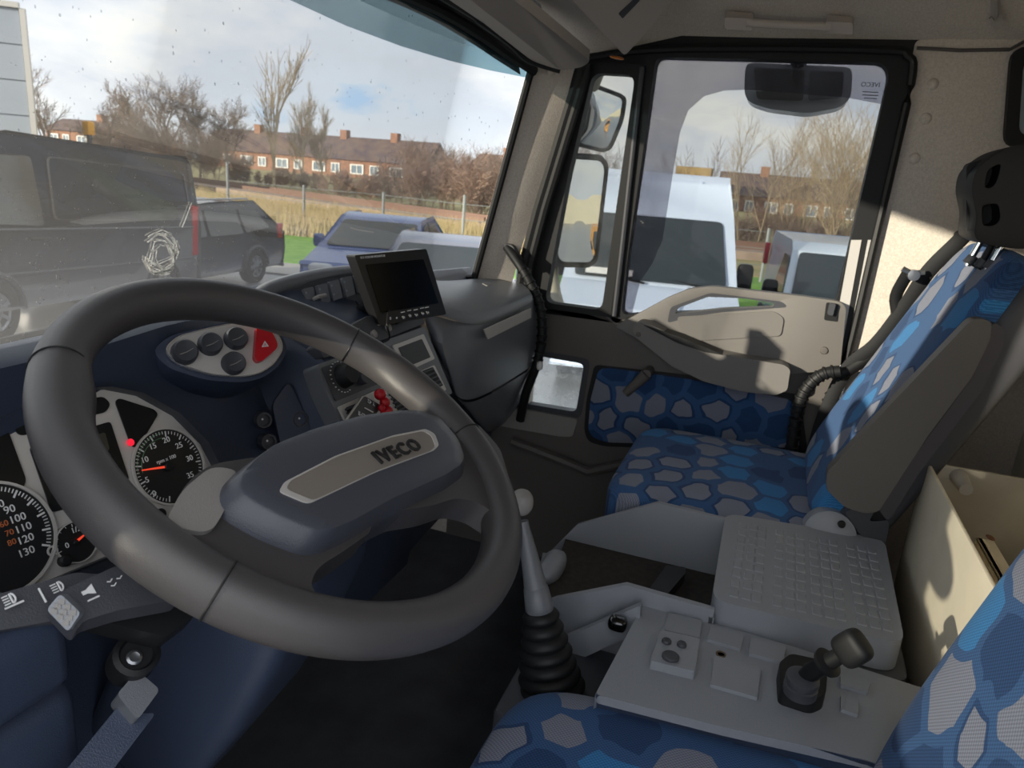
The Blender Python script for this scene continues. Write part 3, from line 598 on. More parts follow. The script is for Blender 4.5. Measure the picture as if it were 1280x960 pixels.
for k, (x, y) in enumerate(((230, 441), (262, 431), (294, 424), (291, 455))):
    o = onp(x, y, oP+nP*.005, nP); R = .0150 if k == 0 else .0142
    b = nb(); lathe(b, o, nP, [(0, 0), (R*1.05, 0), (R, .008), (R*.86, .011), (R*.7, .0105), (0, .0085)], 28); kn = ob('knob', b, K['dark'], pod)
    b = nb(); s = (rP*math.cos(.35)+uP*math.sin(.35)); P = [o+nP*.0098+s*t*R*.72-nP.cross(s)*(.002-abs(t)*.001) for t in (-1, -.5, 0, .5, 1)]; tube(b, P, .0006, 5); ob('knob_ridge', b, K['greyl'], kn)
hz = [(318, 412), (326, 408), (333, 411), (344, 432), (343, 438), (326, 453), (320, 455), (315, 450)]
b = nb(); plate(b, rnd(pc(hz, .004), .004), nP*.010); ob('hazard_button', b, K['red'], pod, bev=.003, label='red hazard warning button')
tri = pc([(331, 426), (336, 433), (327, 434)], .0145)
b = nb(); cen2 = sum(tri, V())/3; ringp(b, tri, [cen2+(p-cen2)*.6 for p in tri], nP*.0004); ringp(b, [cen2+(p-cen2)*.4 for p in tri], [cen2+(p-cen2)*.25 for p in tri], nP*.0004); ob('triangle_symbol', b, K['white'], pod)
# ---- two push buttons on a side plate
bp = root('button_plate', at(360, 520, 'y', .66), 'dark plate with round push buttons between cluster and centre console', 'switch panel')
nB = V((-.45, -.85, .25)).normalized(); oB = at(350, 520, 'y', .655)
b = nb(); plate(b, rnd(PL([(338, 505), (358, 478), (364, 486), (398, 560), (352, 570)], oB, nB), .01), nB*.006); ob('plate', b, K['navy'], bp, bev=.002)
for x, y in ((328, 525), (374, 524), (334, 552)):
    b = nb(); lathe(b, onp(x, y, oB, nB)-nB*.01, nB, [(.0125, 0), (.0125, .014), (.0115, .018), (.0085, .018), (.008, .014), (.0, .016)], 24); k = ob('push_button', b, K['dark'], bp)
    b = nb(); disc(b, onp(x, y-1, oB+nB*.007, nB), nB, .0016, .0006, 10); ob('symbol', b, K['white'], k)
# ---- centre stack
nS = V((-.03, -.897, .44)).normalized(); oS = at(465, 441, 'y', .600); rS, uS, _ = frame(nS)
def sc(l, h=0): return PL(l, oS+nS*h, nS)
stk = root('centre_stack', oS, 'charcoal centre stack with heater knobs, small radio and silver vent bezel', 'control panel')
b = nb(); plate(b, rnd(sc([(396, 456), (440, 440), (531, 408), (566, 492), (500, 512), (428, 532), (410, 495)], 0), .008), -nS*.03); ob('fascia', b, K['dash'], stk, bev=.003)
b = nb(); plate(b, rnd(sc([(401, 460), (470, 436), (487, 474), (419, 502)], .0005), .004), nS*.002); ob('heater_panel', b, K['dark'], stk, bev=.001)
b = nb(); lathe(b, onp(427, 471, oS, nS), nS, [(.020, .001), (.0185, .006), (.0165, .018), (.015, .021), (0, .021)], 28); kk = ob('heater_knob', b, K['black'], stk)
b = nb(); q = onp(427, 471, oS+nS*.003, nS)
for i in range(15):
    a = 1.1+i*.28; p = q+(rS*math.cos(a)+uS*math.sin(a))*.0245; box(b, p, (.0022, .0022, .001))
ob('knob_marks', b, K['white'], stk)
for x, y, R in ((449, 474, .0105), (462, 463, .0125), (476, 456, .009)):
    b = nb(); lathe(b, onp(x, y, oS, nS), nS, [(R, .001), (R, .010), (R*.85, .013), (0, .013)], 22); ob('heater_knob', b, K['dark'], stk)
b = nb(); plate(b, rnd(sc([(490, 432), (528, 418), (542, 449), (505, 466)], .001), .003), nS*.003); ob('radio_bezel', b, K['silver'], stk, bev=.001)
b = nb(); plate(b, rnd(sc([(497, 435), (526, 424), (537, 447), (508, 459)], .003), .003), nS*.0025); ob('radio_screen', b, K['dial'], stk)
b = nb(); plate(b, rnd(sc([(421, 509), (541, 457), (556, 488), (505, 511), (433, 534)], .001), .004), nS*.004); ob('vent_bezel', b, K['silver'], stk, bev=.0015)
for q4, n in (([(486, 491), (515, 478), (528, 503), (498, 517)], 5), ([(527, 464), (540, 459), (553, 482), (540, 488)], 5), ([(431, 510), (455, 500), (462, 512), (437, 523)], 3)):
    v = rnd(sc(q4, .004), .002); b = nb(); plate(b, v, nS*.002); vent = ob('air_vent', b, K['black'], stk)
    a_, b_, c_, d_ = sc(q4, .008)
    for i in range(n):
        t = (i+.5)/n; p, q = a_.lerp(d_, t), b_.lerp(c_, t); b = nb(); tube(b, [p, q], .0022, 4); ob('slat', b, K['dark'], vent)
# upper switch row
nR = V((-.15, -.93, .34)).normalized(); oR = at(400, 365, 'y', .73)
swr = root('rocker_switch_row', oR, 'row of dark rocker switches in the top of the centre dash, left of the monitor', 'switch panel')
b = nb(); plate(b, rnd(PL([(363, 362), (374, 354), (470, 338), (520, 330), (530, 350), (470, 372), (400, 388), (376, 388)], oR, nR), .008), -nR*.03); ob('panel', b, K['dark'], swr, bev=.003)
for i, x in enumerate((376, 393, 408, 424, 440)):
    y = 373-i*4.5; b = nb(); plate(b, rnd(PL([(x, y-11), (x+12, y-14), (x+17, y+9), (x+6, y+13)], oR+nR*.001, nR), .003), nR*.007); s = ob('rocker', b, K['dash'], swr, bev=.0025)
    for yy in (-6, 5):
        b = nb(); disc(b, onp(x+8+yy*.25, y+yy-1, oR+nR*.0075, nR), nR, .0022, .0006, 10); ob('dimple', b, K['greyp'], s)
b = nb(); P = [onp(392, 374, oR+nR*.012, nR), onp(398, 371, oR+nR*.022, nR), onp(407, 369, oR+nR*.024, nR)]; tube(b, P, .0035, 8); ob('toggle', b, K['greyl'], swr)
# lower switches & wiring under the monitor
low_ = root('lower_switch_strip', at(500, 400, 'y', .64), 'strip of small dark switches with a wire, under the monitor', 'switch panel')
b = nb(); plate(b, rnd(sc([(404, 448), (398, 430), (460, 395), (520, 380), (531, 404), (470, 428)], .002), .006), -nS*.03); ob('panel', b, K['dark'], low_, bev=.003)
for i in range(4):
    x = 500+i*9-18; y = 405-i*3; b = nb(); plate(b, rnd(sc([(x, y-6), (x+6, y-8), (x+9, y+2), (x+3, y+4)], .002), .001), nS*.006); ob('small_switch', b, K['black'], low_, bev=.001)
for x, y in ((466, 418), (484, 410)):
    b = nb(); lathe(b, onp(x, y, oS+nS*.002, nS), nS, [(.007, 0), (.007, .005), (.004, .007), (0, .007)], 16); ob('round_socket', b, K['greyl'], low_)
b = nb(); tube(b, catmull([onp(487, 380, oS+nS*.02, nS), onp(484, 405, oS+nS*.03, nS), onp(487, 422, oS+nS*.02, nS), onp(478, 428, oS+nS*.01, nS)], 5), .0018, 6); ob('wire', b, K['black'], low_)
# ---- glove box
gb = root('glove_box', (.75, .65, .7), 'bulky charcoal glove box with a domed lid in front of the passenger', 'glove box')
def AY(l): return [at(x, y, 'y', v) for x, y, v in l]
rowsL = [AY([(520, 385, .62), (558, 396, .588), (597, 411, .55), (632, 396, .55), (667, 379, .55)]), AY([(520, 372, .625), (556, 384, .60), (597, 400, .548), (632, 385, .548), (666, 368, .552)]),
 AY([(520, 355, .67), (553, 362, .66), (590, 368, .63), (628, 360, .62), (656, 356, .62)]), AY([(520, 344, .76), (555, 347, .75), (590, 342, .75), (620, 341, .75), (642, 349, .70)]), AY([(520, 360, .80), (555, 362, .80), (590, 358, .80), (620, 358, .80), (640, 362, .74)])]
b = nb(); grid(b, rowsL); ob('lid', b, K['dash'], gb, sub=2)
rowsB = [AY([(524, 388, .63), (556, 399, .594), (597, 409, .553), (632, 394, .553), (668, 377, .553), (672, 360, .62)]), AY([(540, 425, .62), (542, 430, .59), (592, 435, .545), (630, 418, .545), (669, 400, .548), (673, 395, .60)]),
 AY([(553, 450, .60), (556, 460, .57), (588, 468, .545), (630, 448, .545), (669, 425, .55), (673, 420, .60)]), AY([(566, 485, .60), (568, 494, .563), (586, 505, .555), (630, 480, .555), (669, 455, .558), (673, 450, .60)])]
b = nb(); grid(b, rowsB); ob('body', b, K['dash'], gb, sub=2)
rowsF = [AY([(567, 490, .585), (570, 498, .572), (587, 508, .562), (630, 483, .562), (669, 457, .565)]), AY([(585, 510, .60), (588, 518, .59), (600, 524, .585), (636, 500, .585), (669, 465, .59)]), AY([(600, 530, .64), (604, 540, .63), (615, 542, .625), (645, 520, .625), (670, 478, .63)]), AY([(600, 530, .75), (604, 540, .75), (615, 542, .75), (645, 520, .75), (670, 478, .75)])]
b = nb(); grid(b, rowsF); ob('lower_cover', b, K['dash'], gb, sub=2)
nG = V((0, -1, .05)).normalized()
b = nb(); oG = at(632, 405, 'y', .538); plate(b, PL([(604, 412), (663, 385), (663, 397), (609, 424)], oG, nG), nG*.002); ob('nameplate_strip', b, K['silver'], gb, bev=.0008, label='plain silver strip under the lid')
b = nb(); q = at(607, 361, 'y', .645)+V((0, -.004, .012)); box(b, q, (.035, .014, .002), V((0, -.35, 1)).to_track_quat('Z', 'Y').to_matrix()); ob('emblem', b, K['greyl'], gb)
# ---- monitor
nM = V((-.37, -.92, .10)).normalized(); oM = V((.47, .655, 1.03)); oM = onp(500, 358, V((.30, .60, 1.0)), nM); 
def mc(l, h=0): return PL(l, oM+nM*h, nM)
mon = root('monitor', oM, 'black colour monitor with small buttons, mounted on the dash top', 'monitor')
q4 = [(443, 319), (533, 311), (558, 393), (475, 407)]
b = nb(); plate(b, rnd(mc(q4), .004), -nM*.024); ob('casing', b, mat('monitor_casing', '#19191b', .35), mon, bev=.003)
b = nb(); c4 = mc(q4, .0); plate(b, mc([(442, 320), (447, 320), (478, 406), (474, 407)], -.004), -nM*.012); ob('side_trim', b, K['silver'], mon, bev=.001)
b = nb(); plate(b, rnd(mc([(457, 331), (529, 324), (548, 379), (476, 391)], .0004), .002), nM*.0008); ob('screen', b, mat('screen_black', '#020203', .2, spec=.25), mon)
a_, b_, d_ = c4[0], c4[1], c4[3]; rM = (b_-a_).normalized(); uM = (a_-d_).normalized()
text('TFT COLOR MONITOR', onp(466, 321, oM+nM*.0012, nM), rM, uM, .0052, K['white'], mon, xs=.95)
for i, (x, y) in enumerate(((488, 398), (496, 397), (504, 396), (512, 394), (520, 393), (528, 391), (534, 390))):
    if i < 2:
        text('o' if i else '8', onp(x, y, oM+nM*.001, nM), rM, uM, .007, K['white'], mon, name='symbol'); continue
    b = nb(); superq(b, onp(x, y+1, oM+nM*.001, nM), rM*.0035, uM*.0042, nM*.002, .7, .7, 12, 8); ob('button', b, K['chrome'], mon)
    b = nb(); plate(b, mc([(x-3, y-6), (x+2, y-7), (x+2, y-5.8), (x-3, y-4.8)], .0008), nM*.0003); ob('button_caption', b, K['white'], mon)
b = nb(); tube(b, [onp(500, 365, oM-nM*.02, nM), V((.36, .70, .99)), V((.36, .75, 1.03))], .012, 10); ob('bracket', b, K['black'], mon)
# ---- card and red beads hanging in front of the vent
oK = onp(456, 508, oS+nS*.022, nS)
def kc(l, h=0): return PL(l, oK+nS*h, nS)
card = root('key_tag', oK, 'flat black tag with white lettering leaning against the centre vent', 'tag')
b = nb(); plate(b, rnd(kc([(456, 495), (477, 507), (462, 530), (430, 532)]), .003), -nS*.006); ob('plate', b, K['cardm'], card, bev=.001)
b = nb(); plate(b, kc([(453, 495), (457, 495), (434, 530), (430, 530)], -.001), -nS*.004); ob('edge', b, K['silver'], card)
e1 = (onp(477, 507, oK, nS)-onp(456, 495, oK, nS)).normalized(); e2 = nS.cross(e1)
text('Y 42', onp(464, 503, oK+nS*.001, nS), -e1, -e2, .009, K['white'], card); text('LMI', onp(452, 518, oK+nS*.001, nS), -e1, -e2, .010, K['white'], card)
b = nb(); plate(b, kc([(456, 509), (467, 515), (466, 516), (455, 510)], .0008), nS*.0003); ob('print_line', b, K['white'], card)
bead = root('red_bead_toy', onp(480, 503, oK, nS), 'knobbly red rubber bead fob beside the black tag', 'key fob')
b = nb()
for x, y, R in ((475, 493, .0095), (481, 503, .0085), (477, 510, .006), (485, 514, .0085), (480, 518, .007)):
    mt = M.Translation(onp(x, y, oK+nS*.004, nS)) @ M.Diagonal((R, R, R, 1)); bmesh.ops.create_icosphere(b, subdivisions=3, radius=1, matrix=mt)
ob('beads', b, K['red'], bead)
# ================================================================== STEERING WHEEL
Wc = V((-.230, .386, .995)); nW = V((.025, -.503, .864)).normalized(); rW, uW, _ = frame(nW)
def wc(l, h=0): return PL(l, Wc+nW*h, nW)
def w1(x, y, h=0): return onp(x, y, Wc+nW*h, nW)
def wang(x, y):
    p = w1(x, y)-Wc; return math.atan2(p.dot(uW), p.dot(rW))
sw = root('steering_wheel', Wc-nW*.3, 'large black leather-grained truck steering wheel with a padded hub', 'steering wheel')
RW = .2150; RT_ = .0205
seams = [wang(100, 470), wang(440, 425), wang(612, 548), wang(275, 735)]
b = nb(); n = 128; rings = []
aR = wang(530, 480)
for i in range(n):
    t = 2*math.pi*i/n; d = rW*math.cos(t)+uW*math.sin(t); dd = math.atan2(math.sin(t-aR), math.cos(t-aR)); bump = math.exp(-(dd/.22)**2)
    dl_ = math.atan2(math.sin(t-wang(95, 500)), math.cos(t-wang(95, 500))); bump2 = math.exp(-(dl_/.16)**2)
    ring = []
    for k in range(20):
        a = 2*math.pi*k/20; rr_ = RT_*(1+.0*bump)
        cx = rr_*math.cos(a); cz = rr_*math.sin(a)*1.12
        if math.cos(a) < 0: cx *= 1+.45*bump+.35*bump2       # thumb rests swell inwards
        ring.append(b.verts.new(Wc+d*(RW+cx)+nW*cz))
    rings.append(ring)
for i in range(n):
    A, B = rings[i], rings[(i+1) % n]
    for k in range(20): b.faces.new((A[k], A[(k+1) % 20], B[(k+1) % 20], B[k]))
rim = ob('rim', b, K['wheel'], sw, smooth=80)
for t in seams:
    d = rW*math.cos(t)+uW*math.sin(t); b = nb(); P = [Wc+d*(RW+RT_*1.012*math.cos(a)*(1.2 if math.cos(a) < 0 and 0 else 1))+nW*RT_*1.13*math.sin(a) for a in [2*math.pi*k/32 for k in range(33)]]; tube(b, P, .0009, 6); ob('seam', b, K['black'], rim)
# spokes: left/lower and right, thick plates running under the rim
sL = [(215, 640), (230, 606), (262, 580), (330, 570), (430, 600), (470, 660), (428, 690), (398, 708), (388, 728), (394, 742), (408, 752), (345, 756), (282, 738), (245, 712)]
b = nb(); plate(b, rnd(wc(sL, .008), .015, 5), -nW*.030); ob('spoke', b, K['wheel'], sw, bev=.010, seg=4)
sR = [(480, 560), (560, 535), (596, 528), (625, 560), (640, 610), (632, 650), (616, 640), (598, 628), (570, 622), (540, 632), (480, 640)]
b = nb(); plate(b, rnd(wc(sR, .008), .012, 5), -nW*.030); ob('spoke', b, K['wheel'], sw, bev=.010, seg=4)
sC = [(205, 655), (228, 612), (265, 582), (300, 588), (280, 640), (262, 668)]
b = nb(); plate(b, rnd(wc(sC, .012), .012, 5), -nW*.012); ob('sunlit_spoke_grip', b, K['greyl'], sw, bev=.006, seg=3)  # paler grey puts the sunlight on this spoke grip into its colour
# pad: stepped loft
padb = [(264, 638), (266, 618), (285, 598), (318, 574), (372, 552), (440, 532), (495, 524), (522, 524), (548, 534), (572, 562), (580, 585), (577, 598), (555, 614), (480, 650), (425, 683), (395, 697), (372, 698), (320, 678), (280, 656)]
base = rnd(wc(padb, .006), .008, 3); cen = sum(base, V())/len(base)
def sc_(k, h): return [cen+(p-cen)*k+nW*h for p in base]
pdl = [sc_(.96, -.030), sc_(.995, -.012), sc_(1.0, -.004), sc_(.99, .003), sc_(.905, .0195), sc_(.885, .0218), sc_(.78, .0238)]
b = nb(); loft(b, pdl); pad = ob('hub_pad', b, K['pad'], sw, smooth=38)
hb = .0300
bad = [(352, 614), (358, 603), (420, 571), (490, 546), (530, 538), (541, 544), (546, 558), (540, 564), (470, 590), (392, 627), (385, 628)]
b = nb(); B1 = rnd(wc(bad, hb), .004, 3); cb_ = sum(B1, V())/len(B1); ringp(b, [cb_+(p-cb_)*1.03 for p in B1], [cb_+(p-cb_)*.965 for p in B1], nW*.0012); ob('badge_rim', b, K['silver'], pad)
b = nb(); plate(b, [p-nW*.004 for p in B1], nW*.0045); ob('badge', b, mat('badge_painted_sheen', '#a29b94', .28, metal=.5), pad)  # pale satin colour stands in for sky reflected in the badge
tdir = (w1(528, 555, hb)-w1(472, 575, hb)); tsz = .021
text('IVECO', w1(498, 564, hb+.0015), tdir, nW.cross(tdir), tsz, mat('badge_letters', '#1c1c1e', .35), pad, depth=.0012, bold=.0004, xs=1.02, sp=1.22)
# column shroud
b = nb(); ax = -nW
secs = []
for h, wx, wy, sh in ((.03, .060, .050, 0), (.09, .075, .065, 0), (.16, .075, .075, .0), (.26, .070, .08, .01), (.42, .060, .07, .03)):
    o = Wc+ax*(h+.03)+uW*-.035; secs.append(rnd([o+rW*wx-uW*wy, o+rW*wx+uW*wy, o-rW*wx+uW*wy, o-rW*wx-uW*wy], .025, 4))
loft(b, secs); ob('column_shroud', b, K['navy'], sw, bev=0)
# ---- stalks
nT = V((-.25, -.62, .74)).normalized(); oT = onp(140, 740, V((-.40, .40, .90)), nT)
def tc_(l, h=0): return PL(l, oT+nT*h, nT)
def stalk(outline, tip, name, label, h):
    r = root(name, onp(*outline[0], oT, nT), label, 'control stalk')
    b = nb(); plate(b, rnd(tc_(outline, h), .005), -nT*.026); ob('arm', b, K['dark'], r, bev=.005, seg=3)
    if tip: b = nb(); plate(b, rnd(tc_(tip, h+.002), .004), -nT*.028); ob('end_cap', b, K['greyl'], r, bev=.003)
    return r
s1 = stalk([(-40, 752), (0, 742), (96, 715), (118, 718), (180, 712), (190, 742), (100, 770), (0, 788), (-40, 792)], None, 'headlamp_stalk', 'flat black stalk with headlamp symbols at the far left below the dials', -.004)
s2 = stalk([(62, 752), (78, 738), (148, 706), (196, 700), (230, 730), (228, 748), (150, 762), (104, 776), (96, 788)], None, 'horn_stalk', 'black stalk with horn and washer symbols and a ribbed grey end, under the wheel rim', .03)
rT = (w1(230, 730)-w1(70, 760)).normalized()
a1 = (onp(150, 706, oT, nT)-onp(78, 738, oT, nT)).normalized(); a2 = nT.cross(a1)
def lamp_sym(x, y, par, h, s, beams):
    o = onp(x, y, oT+nT*h, nT); b = nb()
    tube(b, [o+a1*s*.9*math.cos(t)*.7+a2*s*math.sin(t) for t in [-1.57+3.14*i/8 for i in range(9)]]+[o-a2*s], .0007, 5)
    for k in range(beams): q = o-a1*(s*.35)+a2*(s*(.8-1.6*k/(beams-1))); tube(b, [q, q-a1*s*1.0], .0006, 4)
    ob('lamp_symbol', b, K['white'], par)
lamp_sym(14, 748, s1, .0008, .0038, 4); lamp_sym(74, 733, s1, .0008, .0038, 4)
for x in (18, 53): 
    b = nb(); o = onp(x, 756 if x < 30 else 744, oT+nT*.0008, nT); tube(b, [o-a1*(.006 if x < 30 else .0)-a2*(0 if x < 30 else .006), o+a1*(.006 if x < 30 else 0)+a2*(0 if x < 30 else .006)], .0008, 5); ob('symbol', b, K['white'], s1)
o = onp(110, 739, oT+nT*.0308, nT); b = nb(); plate(b, [o-a1*.004-a2*.0015, o-a1*.001-a2*.0015, o+a1*.004-a2*.004, o+a1*.004+a2*.004, o-a1*.001+a2*.0015, o-a1*.004+a2*.0015], nT*.0004); ob('horn_symbol', b, K['white'], s2)
o = onp(117, 748, oT+nT*.0308, nT); b = nb(); tube(b, [o-a1*.004, o+a1*.004], .0007, 5); ob('symbol', b, K['white'], s2)
for x, y in ((138, 727), (143, 732), (150, 723)):
    b = nb(); o = onp(x, y, oT+nT*.0308, nT); tube(b, [o-a1*.002+a2*.001, o, o+a1*.002+a2*.0015], .0005, 5); ob('symbol', b, K['white'], s2)
nE = V((-.72, -.50, .48)).normalized(); oE = onp(80, 764, oT+nT*.034, nT)+nE*.004
E4 = PL([(58, 762), (75, 742), (101, 766), (85, 790)], oE, nE)
b = nb(); plate(b, rnd(E4, .003), -nE*.022); cap = ob('end_cap', b, K['greyp'], s2, bev=.003, label='ribbed grey push end')
for i in range(3):
    for j in range(3):
        u, v = (i+.5)/3, (j+.5)/3; u, v = .5+(u-.5)*.82, .5+(v-.5)*.82; p = E4[0].lerp(E4[1], v).lerp(E4[3].lerp(E4[2], v), u); b = nb(); box(b, p, (.0040, .0040, .0016), nE.to_track_quat('Z', 'Y').to_matrix()); ob('grip_pip', b, K['greyl'], cap)
b = nb(); plate(b, rnd(PL([(112, 772), (150, 758), (228, 742), (246, 768), (208, 796), (150, 782)], oT-nT*.02, nT), .004), -nT*.03); ob('stalk_root', b, K['black'], s2, bev=.004)
ig = root('ignition_lock', onp(165, 822, oT-nT*.05, nT), 'dark ignition lock barrel under the stalks on the steering column', 'lock')
b = nb(); lathe(b, onp(168, 822, oT-nT*.06, nT), nT, [(.018, -.02), (.018, .010), (.014, .013), (.012, .008), (0, .008)], 24); ob('barrel', b, K['black'], ig)
b = nb(); lathe(b, onp(167, 823, oT-nT*.05, nT), nT, [(.006, 0), (.006, .003), (.004, .004), (0, .003)], 14); ob('key_slot', b, K['bolt'], ig)
lk = root('column_clamp_lever', onp(150, 890, V((-.40, .42, .82)), nT), 'grey flat lever with a stepped tip below the steering column', 'lever')
oL = onp(150, 890, V((-.42, .42, .80)), nT)
b = nb(); plate(b, rnd(PL([(60, 990), (150, 880), (178, 893), (196, 890), (120, 990)], oL, nT), .006), -nT*.016); ob('arm', b, K['navy'], lk, bev=.003)
b = nb(); plate(b, rnd(PL([(146, 868), (172, 838), (200, 862), (172, 900)], oL+nT*.020, nT), .004), -nT*.030); ob('tip', b, K['dash'], lk, bev=.005, seg=3)
# ================================================================== CENTRE CONSOLE
ZC = .645
con = root('centre_console', (.25, 0, .15), 'grey plastic centre console with an open tray, switch plate and studded lid between the seats', 'console')
b = nb(); boxab(b, (.03, -.52, .15), (.52, .20, .55)); ob('tunnel', b, K['dark'], con, bev=.02)
# tray
near = [(.20, y, z) for y, z in ((.262, .50), (.262, .60), (.236, .618), (.131, .672), (0.0, .668), (0.0, .50))]
far = [(.49, y, z) for y, z in ((.335, .44), (.335, .52), (.280, .603), (.131, .686), (0.0, .682), (0.0, .44))]
b = nb(); plate(b, near, (.010, 0, 0)); ob('tray_near_wall', b, K['greyp'], con, bev=.003)
b = nb(); plate(b, far, (.010, 0, 0)); ob('tray_far_wall', b, K['greyp'], con, bev=.003)
b = nb(); plate(b, [(.20, .262, .50), (.20, .262, .602), (.50, .335, .522), (.50, .335, .44)], (-.003, .010, 0)); ob('tray_front_wall', b, K['greyp'], con, bev=.002)
b = nb(); plate(b, [(.205, .265, .565), (.495, .335, .50), (.495, .30, .565), (.495, 0, .565), (.205, 0, .565)], (0, 0, -.01)); ob('tray_floor', b, K['carpet'], con)
b = nb(); plate(b, [(.205, .262, .566), (.495, .30, .566), (.495, 0.002, .566), (.205, 0.002, .566)], (0, 0, .002)); ob('tray_mat', b, K['carpet'], con)
b = nb(); boxab(b, (.20, -.002, .50), (.50, .006, .655)); ob('tray_rear_wall', b, K['greyp'], con)
# lid
lidq = [(.203, .006), (.520, .010), (.555, -.262), (.213, -.250)]
b = nb(); plate(b, rnd([(x, y, .635) for x, y in lidq], .03, 5), (0, 0, .047)); lid = ob('lid', b, K['greyp'], con, bev=.018, seg=5)
b = nb(); plate(b, rnd([(x, y, .60) for x, y in ((.190, 0.0), (.52, .0), (.56, -.27), (.200, -.262))], .02), (0, 0, .034)); ob('lid_base', b, K['dark'], con, bev=.004)
cols = [(930, 648), (943, 650), (954, 652), (975, 657), (988, 660), (1000, 663), (1016, 668), (1029, 671), (1041, 673), (1062, 677), (1076, 680), (1089, 684)]
base_mesh = None
for ci, (cx, cy) in enumerate(cols):
    pf = at(cx, cy, 'z', .684)
    for r in range(9):
        x = .480-r*.0305; y = pf.y+.004*r/9*(ci/11)
        if base_mesh is None:
            b = nb(); boxab(b, (-.0105, -.0066, -.002), (.0105, .0066, .0016)); bmesh.ops.bevel(b, geom=[e for e in b.edges], offset=.0012, segments=1, affect='EDGES')
            o = ob('stud', b, K['greyp'], lid); base_mesh = o.data
        else:
            o = bpy.data.objects.new('stud', base_mesh); COL.objects.link(o); o.parent = lid
        o.location = (x+.012*(ci/11), y, .682)
# switch plate
nl = [(742, 868), (1100, 958)]; 
pl = [(744, 868), (803, 757), (830, 760), (985, 806), (1160, 862), (1240, 960), (1180, 985), (1085, 950), (900, 908)]
def zc(l, h=0): return PP(l, 'z', ZC+h)
b = nb(); plate(b, rnd(zc(pl), .008), (0, 0, -.012)); ob('switch_plate', b, K['greyp'], con, bev=.004, seg=3)
pt = zc([(744, 868), (900, 905), (1085, 952), (1180, 985)]); b = nb(); grid(b, [pt, [p+V((.004, 0, -.012)) for p in pt], [p+V((.03, 0, -.28)) for p in pt]]); ob('plate_side', b, K['navy'], con)
pt = zc([(803, 757), (830, 760), (985, 806), (1160, 862)]); b = nb(); grid(b, [pt, [p+V((0.0, 0, -.10)) for p in pt]]); ob('plate_inner_side', b, K['dark'], con)
for q in ([(835, 769), (877, 779), (873, 801), (830, 791)], [(889, 784), (929, 796), (925, 815), (883, 802)], [(938, 799), (982, 811), (978, 832), (935, 820)], [(893, 823), (950, 839), (946, 876), (887, 859)], [(990, 815), (1012, 821), (1008, 838), (986, 832)], [(1050, 846), (1088, 856), (1083, 870), (1050, 860)], [(1050, 872), (1072, 880), (1072, 898), (1050, 890)]):
    b = nb(); plate(b, rnd(zc(q, 0.0), .002), (0, 0, .0050)); ob('blanking_plate', b, K['greyp'], con, bev=.001)
b = nb(); plate(b, rnd(zc([(825, 797), (873, 808), (867, 850), (811, 836)], 0), .003), (0, 0, .013)); blk = ob('button_block', b, K['greyp'], con, bev=.002)
for x, y, R in ((833, 803, .0065), (852, 807, .0065), (838, 822, .0115)):
    b = nb(); p = at(x, y, 'z', ZC+.013); lathe(b, p, (0, 0, 1), [(R, 0), (R, .003), (R*.85, .0045), (0, .0035)], 20); ob('round_button', b, K['dark'], blk)
b = nb(); p = at(901, 818, 'z', ZC); lathe(b, p, (0, 0, 1), [(.007, 0), (.007, .001), (.005, .001), (.004, -.004), (0, -.004)], 16); ob('screw_hole', b, mat('rusty_screw', '#5c4a3c', .6), con)
# cup recess and coin slot ahead of the plate
p = zc([(744, 868), (803, 757)]); f0 = V((.02, .255, .57)); 
b = nb(); grid(b, [[p[0], p[0].lerp(p[1], .33), p[0].lerp(p[1], .66), p[1]], [p[0]+V((0, 0, -.10)), p[0].lerp(p[1], .33)+V((0, -.03, -.09)), p[0].lerp(p[1], .66)+V((0, -.03, -.08)), p[1]+V((0, 0, -.06))]]); ob('recess_wall', b, K['greyp'], con, smooth=60)
b = nb(); boxab(b, (.0, .10, .50), (.20, .26, .555)); ob('front_shelf', b, K['dark'], con, bev=.01)
p1, p2 = at(718, 797, 'z', .62), at(795, 760, 'z', .64)
b = nb(); plate(b, [at(700, 800, 'x', .165), at(800, 757, 'x', .165), at(800, 790, 'x', .165), at(708, 832, 'x', .165)], (.012, 0, 0)); ob('slot_wall', b, K['greyp'], con, bev=.002)
b = nb(); p = at(772, 779, 'x', .150); superq(b, p, (.012, 0, 0), (0, .014, 0), (0, 0, .010), .6, .6, 16, 10); ob('slot_knob', b, K['gloss'], con)
# black case lying in the tray
ph = root('phone_case', at(835, 722, 'z', .575), 'glossy black pocket case lying in the console tray', 'case')
oH = V((0, 0, .592))
b = nb(); plate(b, rnd(PP([(810, 738), (833, 706), (857, 709), (857, 716), (834, 743)], 'z', .590), .004), (0, 0, -.020)); ob('shell', b, K['gloss'], ph, bev=.004, seg=3)
# ---- air brake lever
pb = at(1000, 878, 'z', ZC); hbk = root('brake_valve_lever', pb, 'black hand-brake valve with a knobbed lever on the switch plate', 'lever')
b = nb(); out2 = zc([(970, 846), (985, 834), (1020, 842), (1030, 862), (1028, 886), (1012, 893), (972, 880)]); plate(b, rnd(out2, .008), (0, 0, .022)); ob('valve_base', b, K['black'], hbk, bev=.006, seg=3)
pc0 = at(1000, 862, 'z', ZC+.024)
b = nb(); lathe(b, pc0-V((0, 0, .004)), (-.1, .0, 1), [(.020, 0), (.020, .012), (.018, .013), (.018, .018), (.020, .019), (.0195, .024), (.012, .028), (0, .028)], 28); ob('valve_collar', b, K['dark'], hbk)
pk = at(1062, 812, 'y', pb.y-.035); ps = pc0+V((0, 0, .018))
dv = (pk-ps); b = nb(); lathe(b, ps, dv, [(.008, 0), (.011, dv.length*.2), (.0095, dv.length*.75), (.009, dv.length)], 20); ob('stick', b, K['black'], hbk)
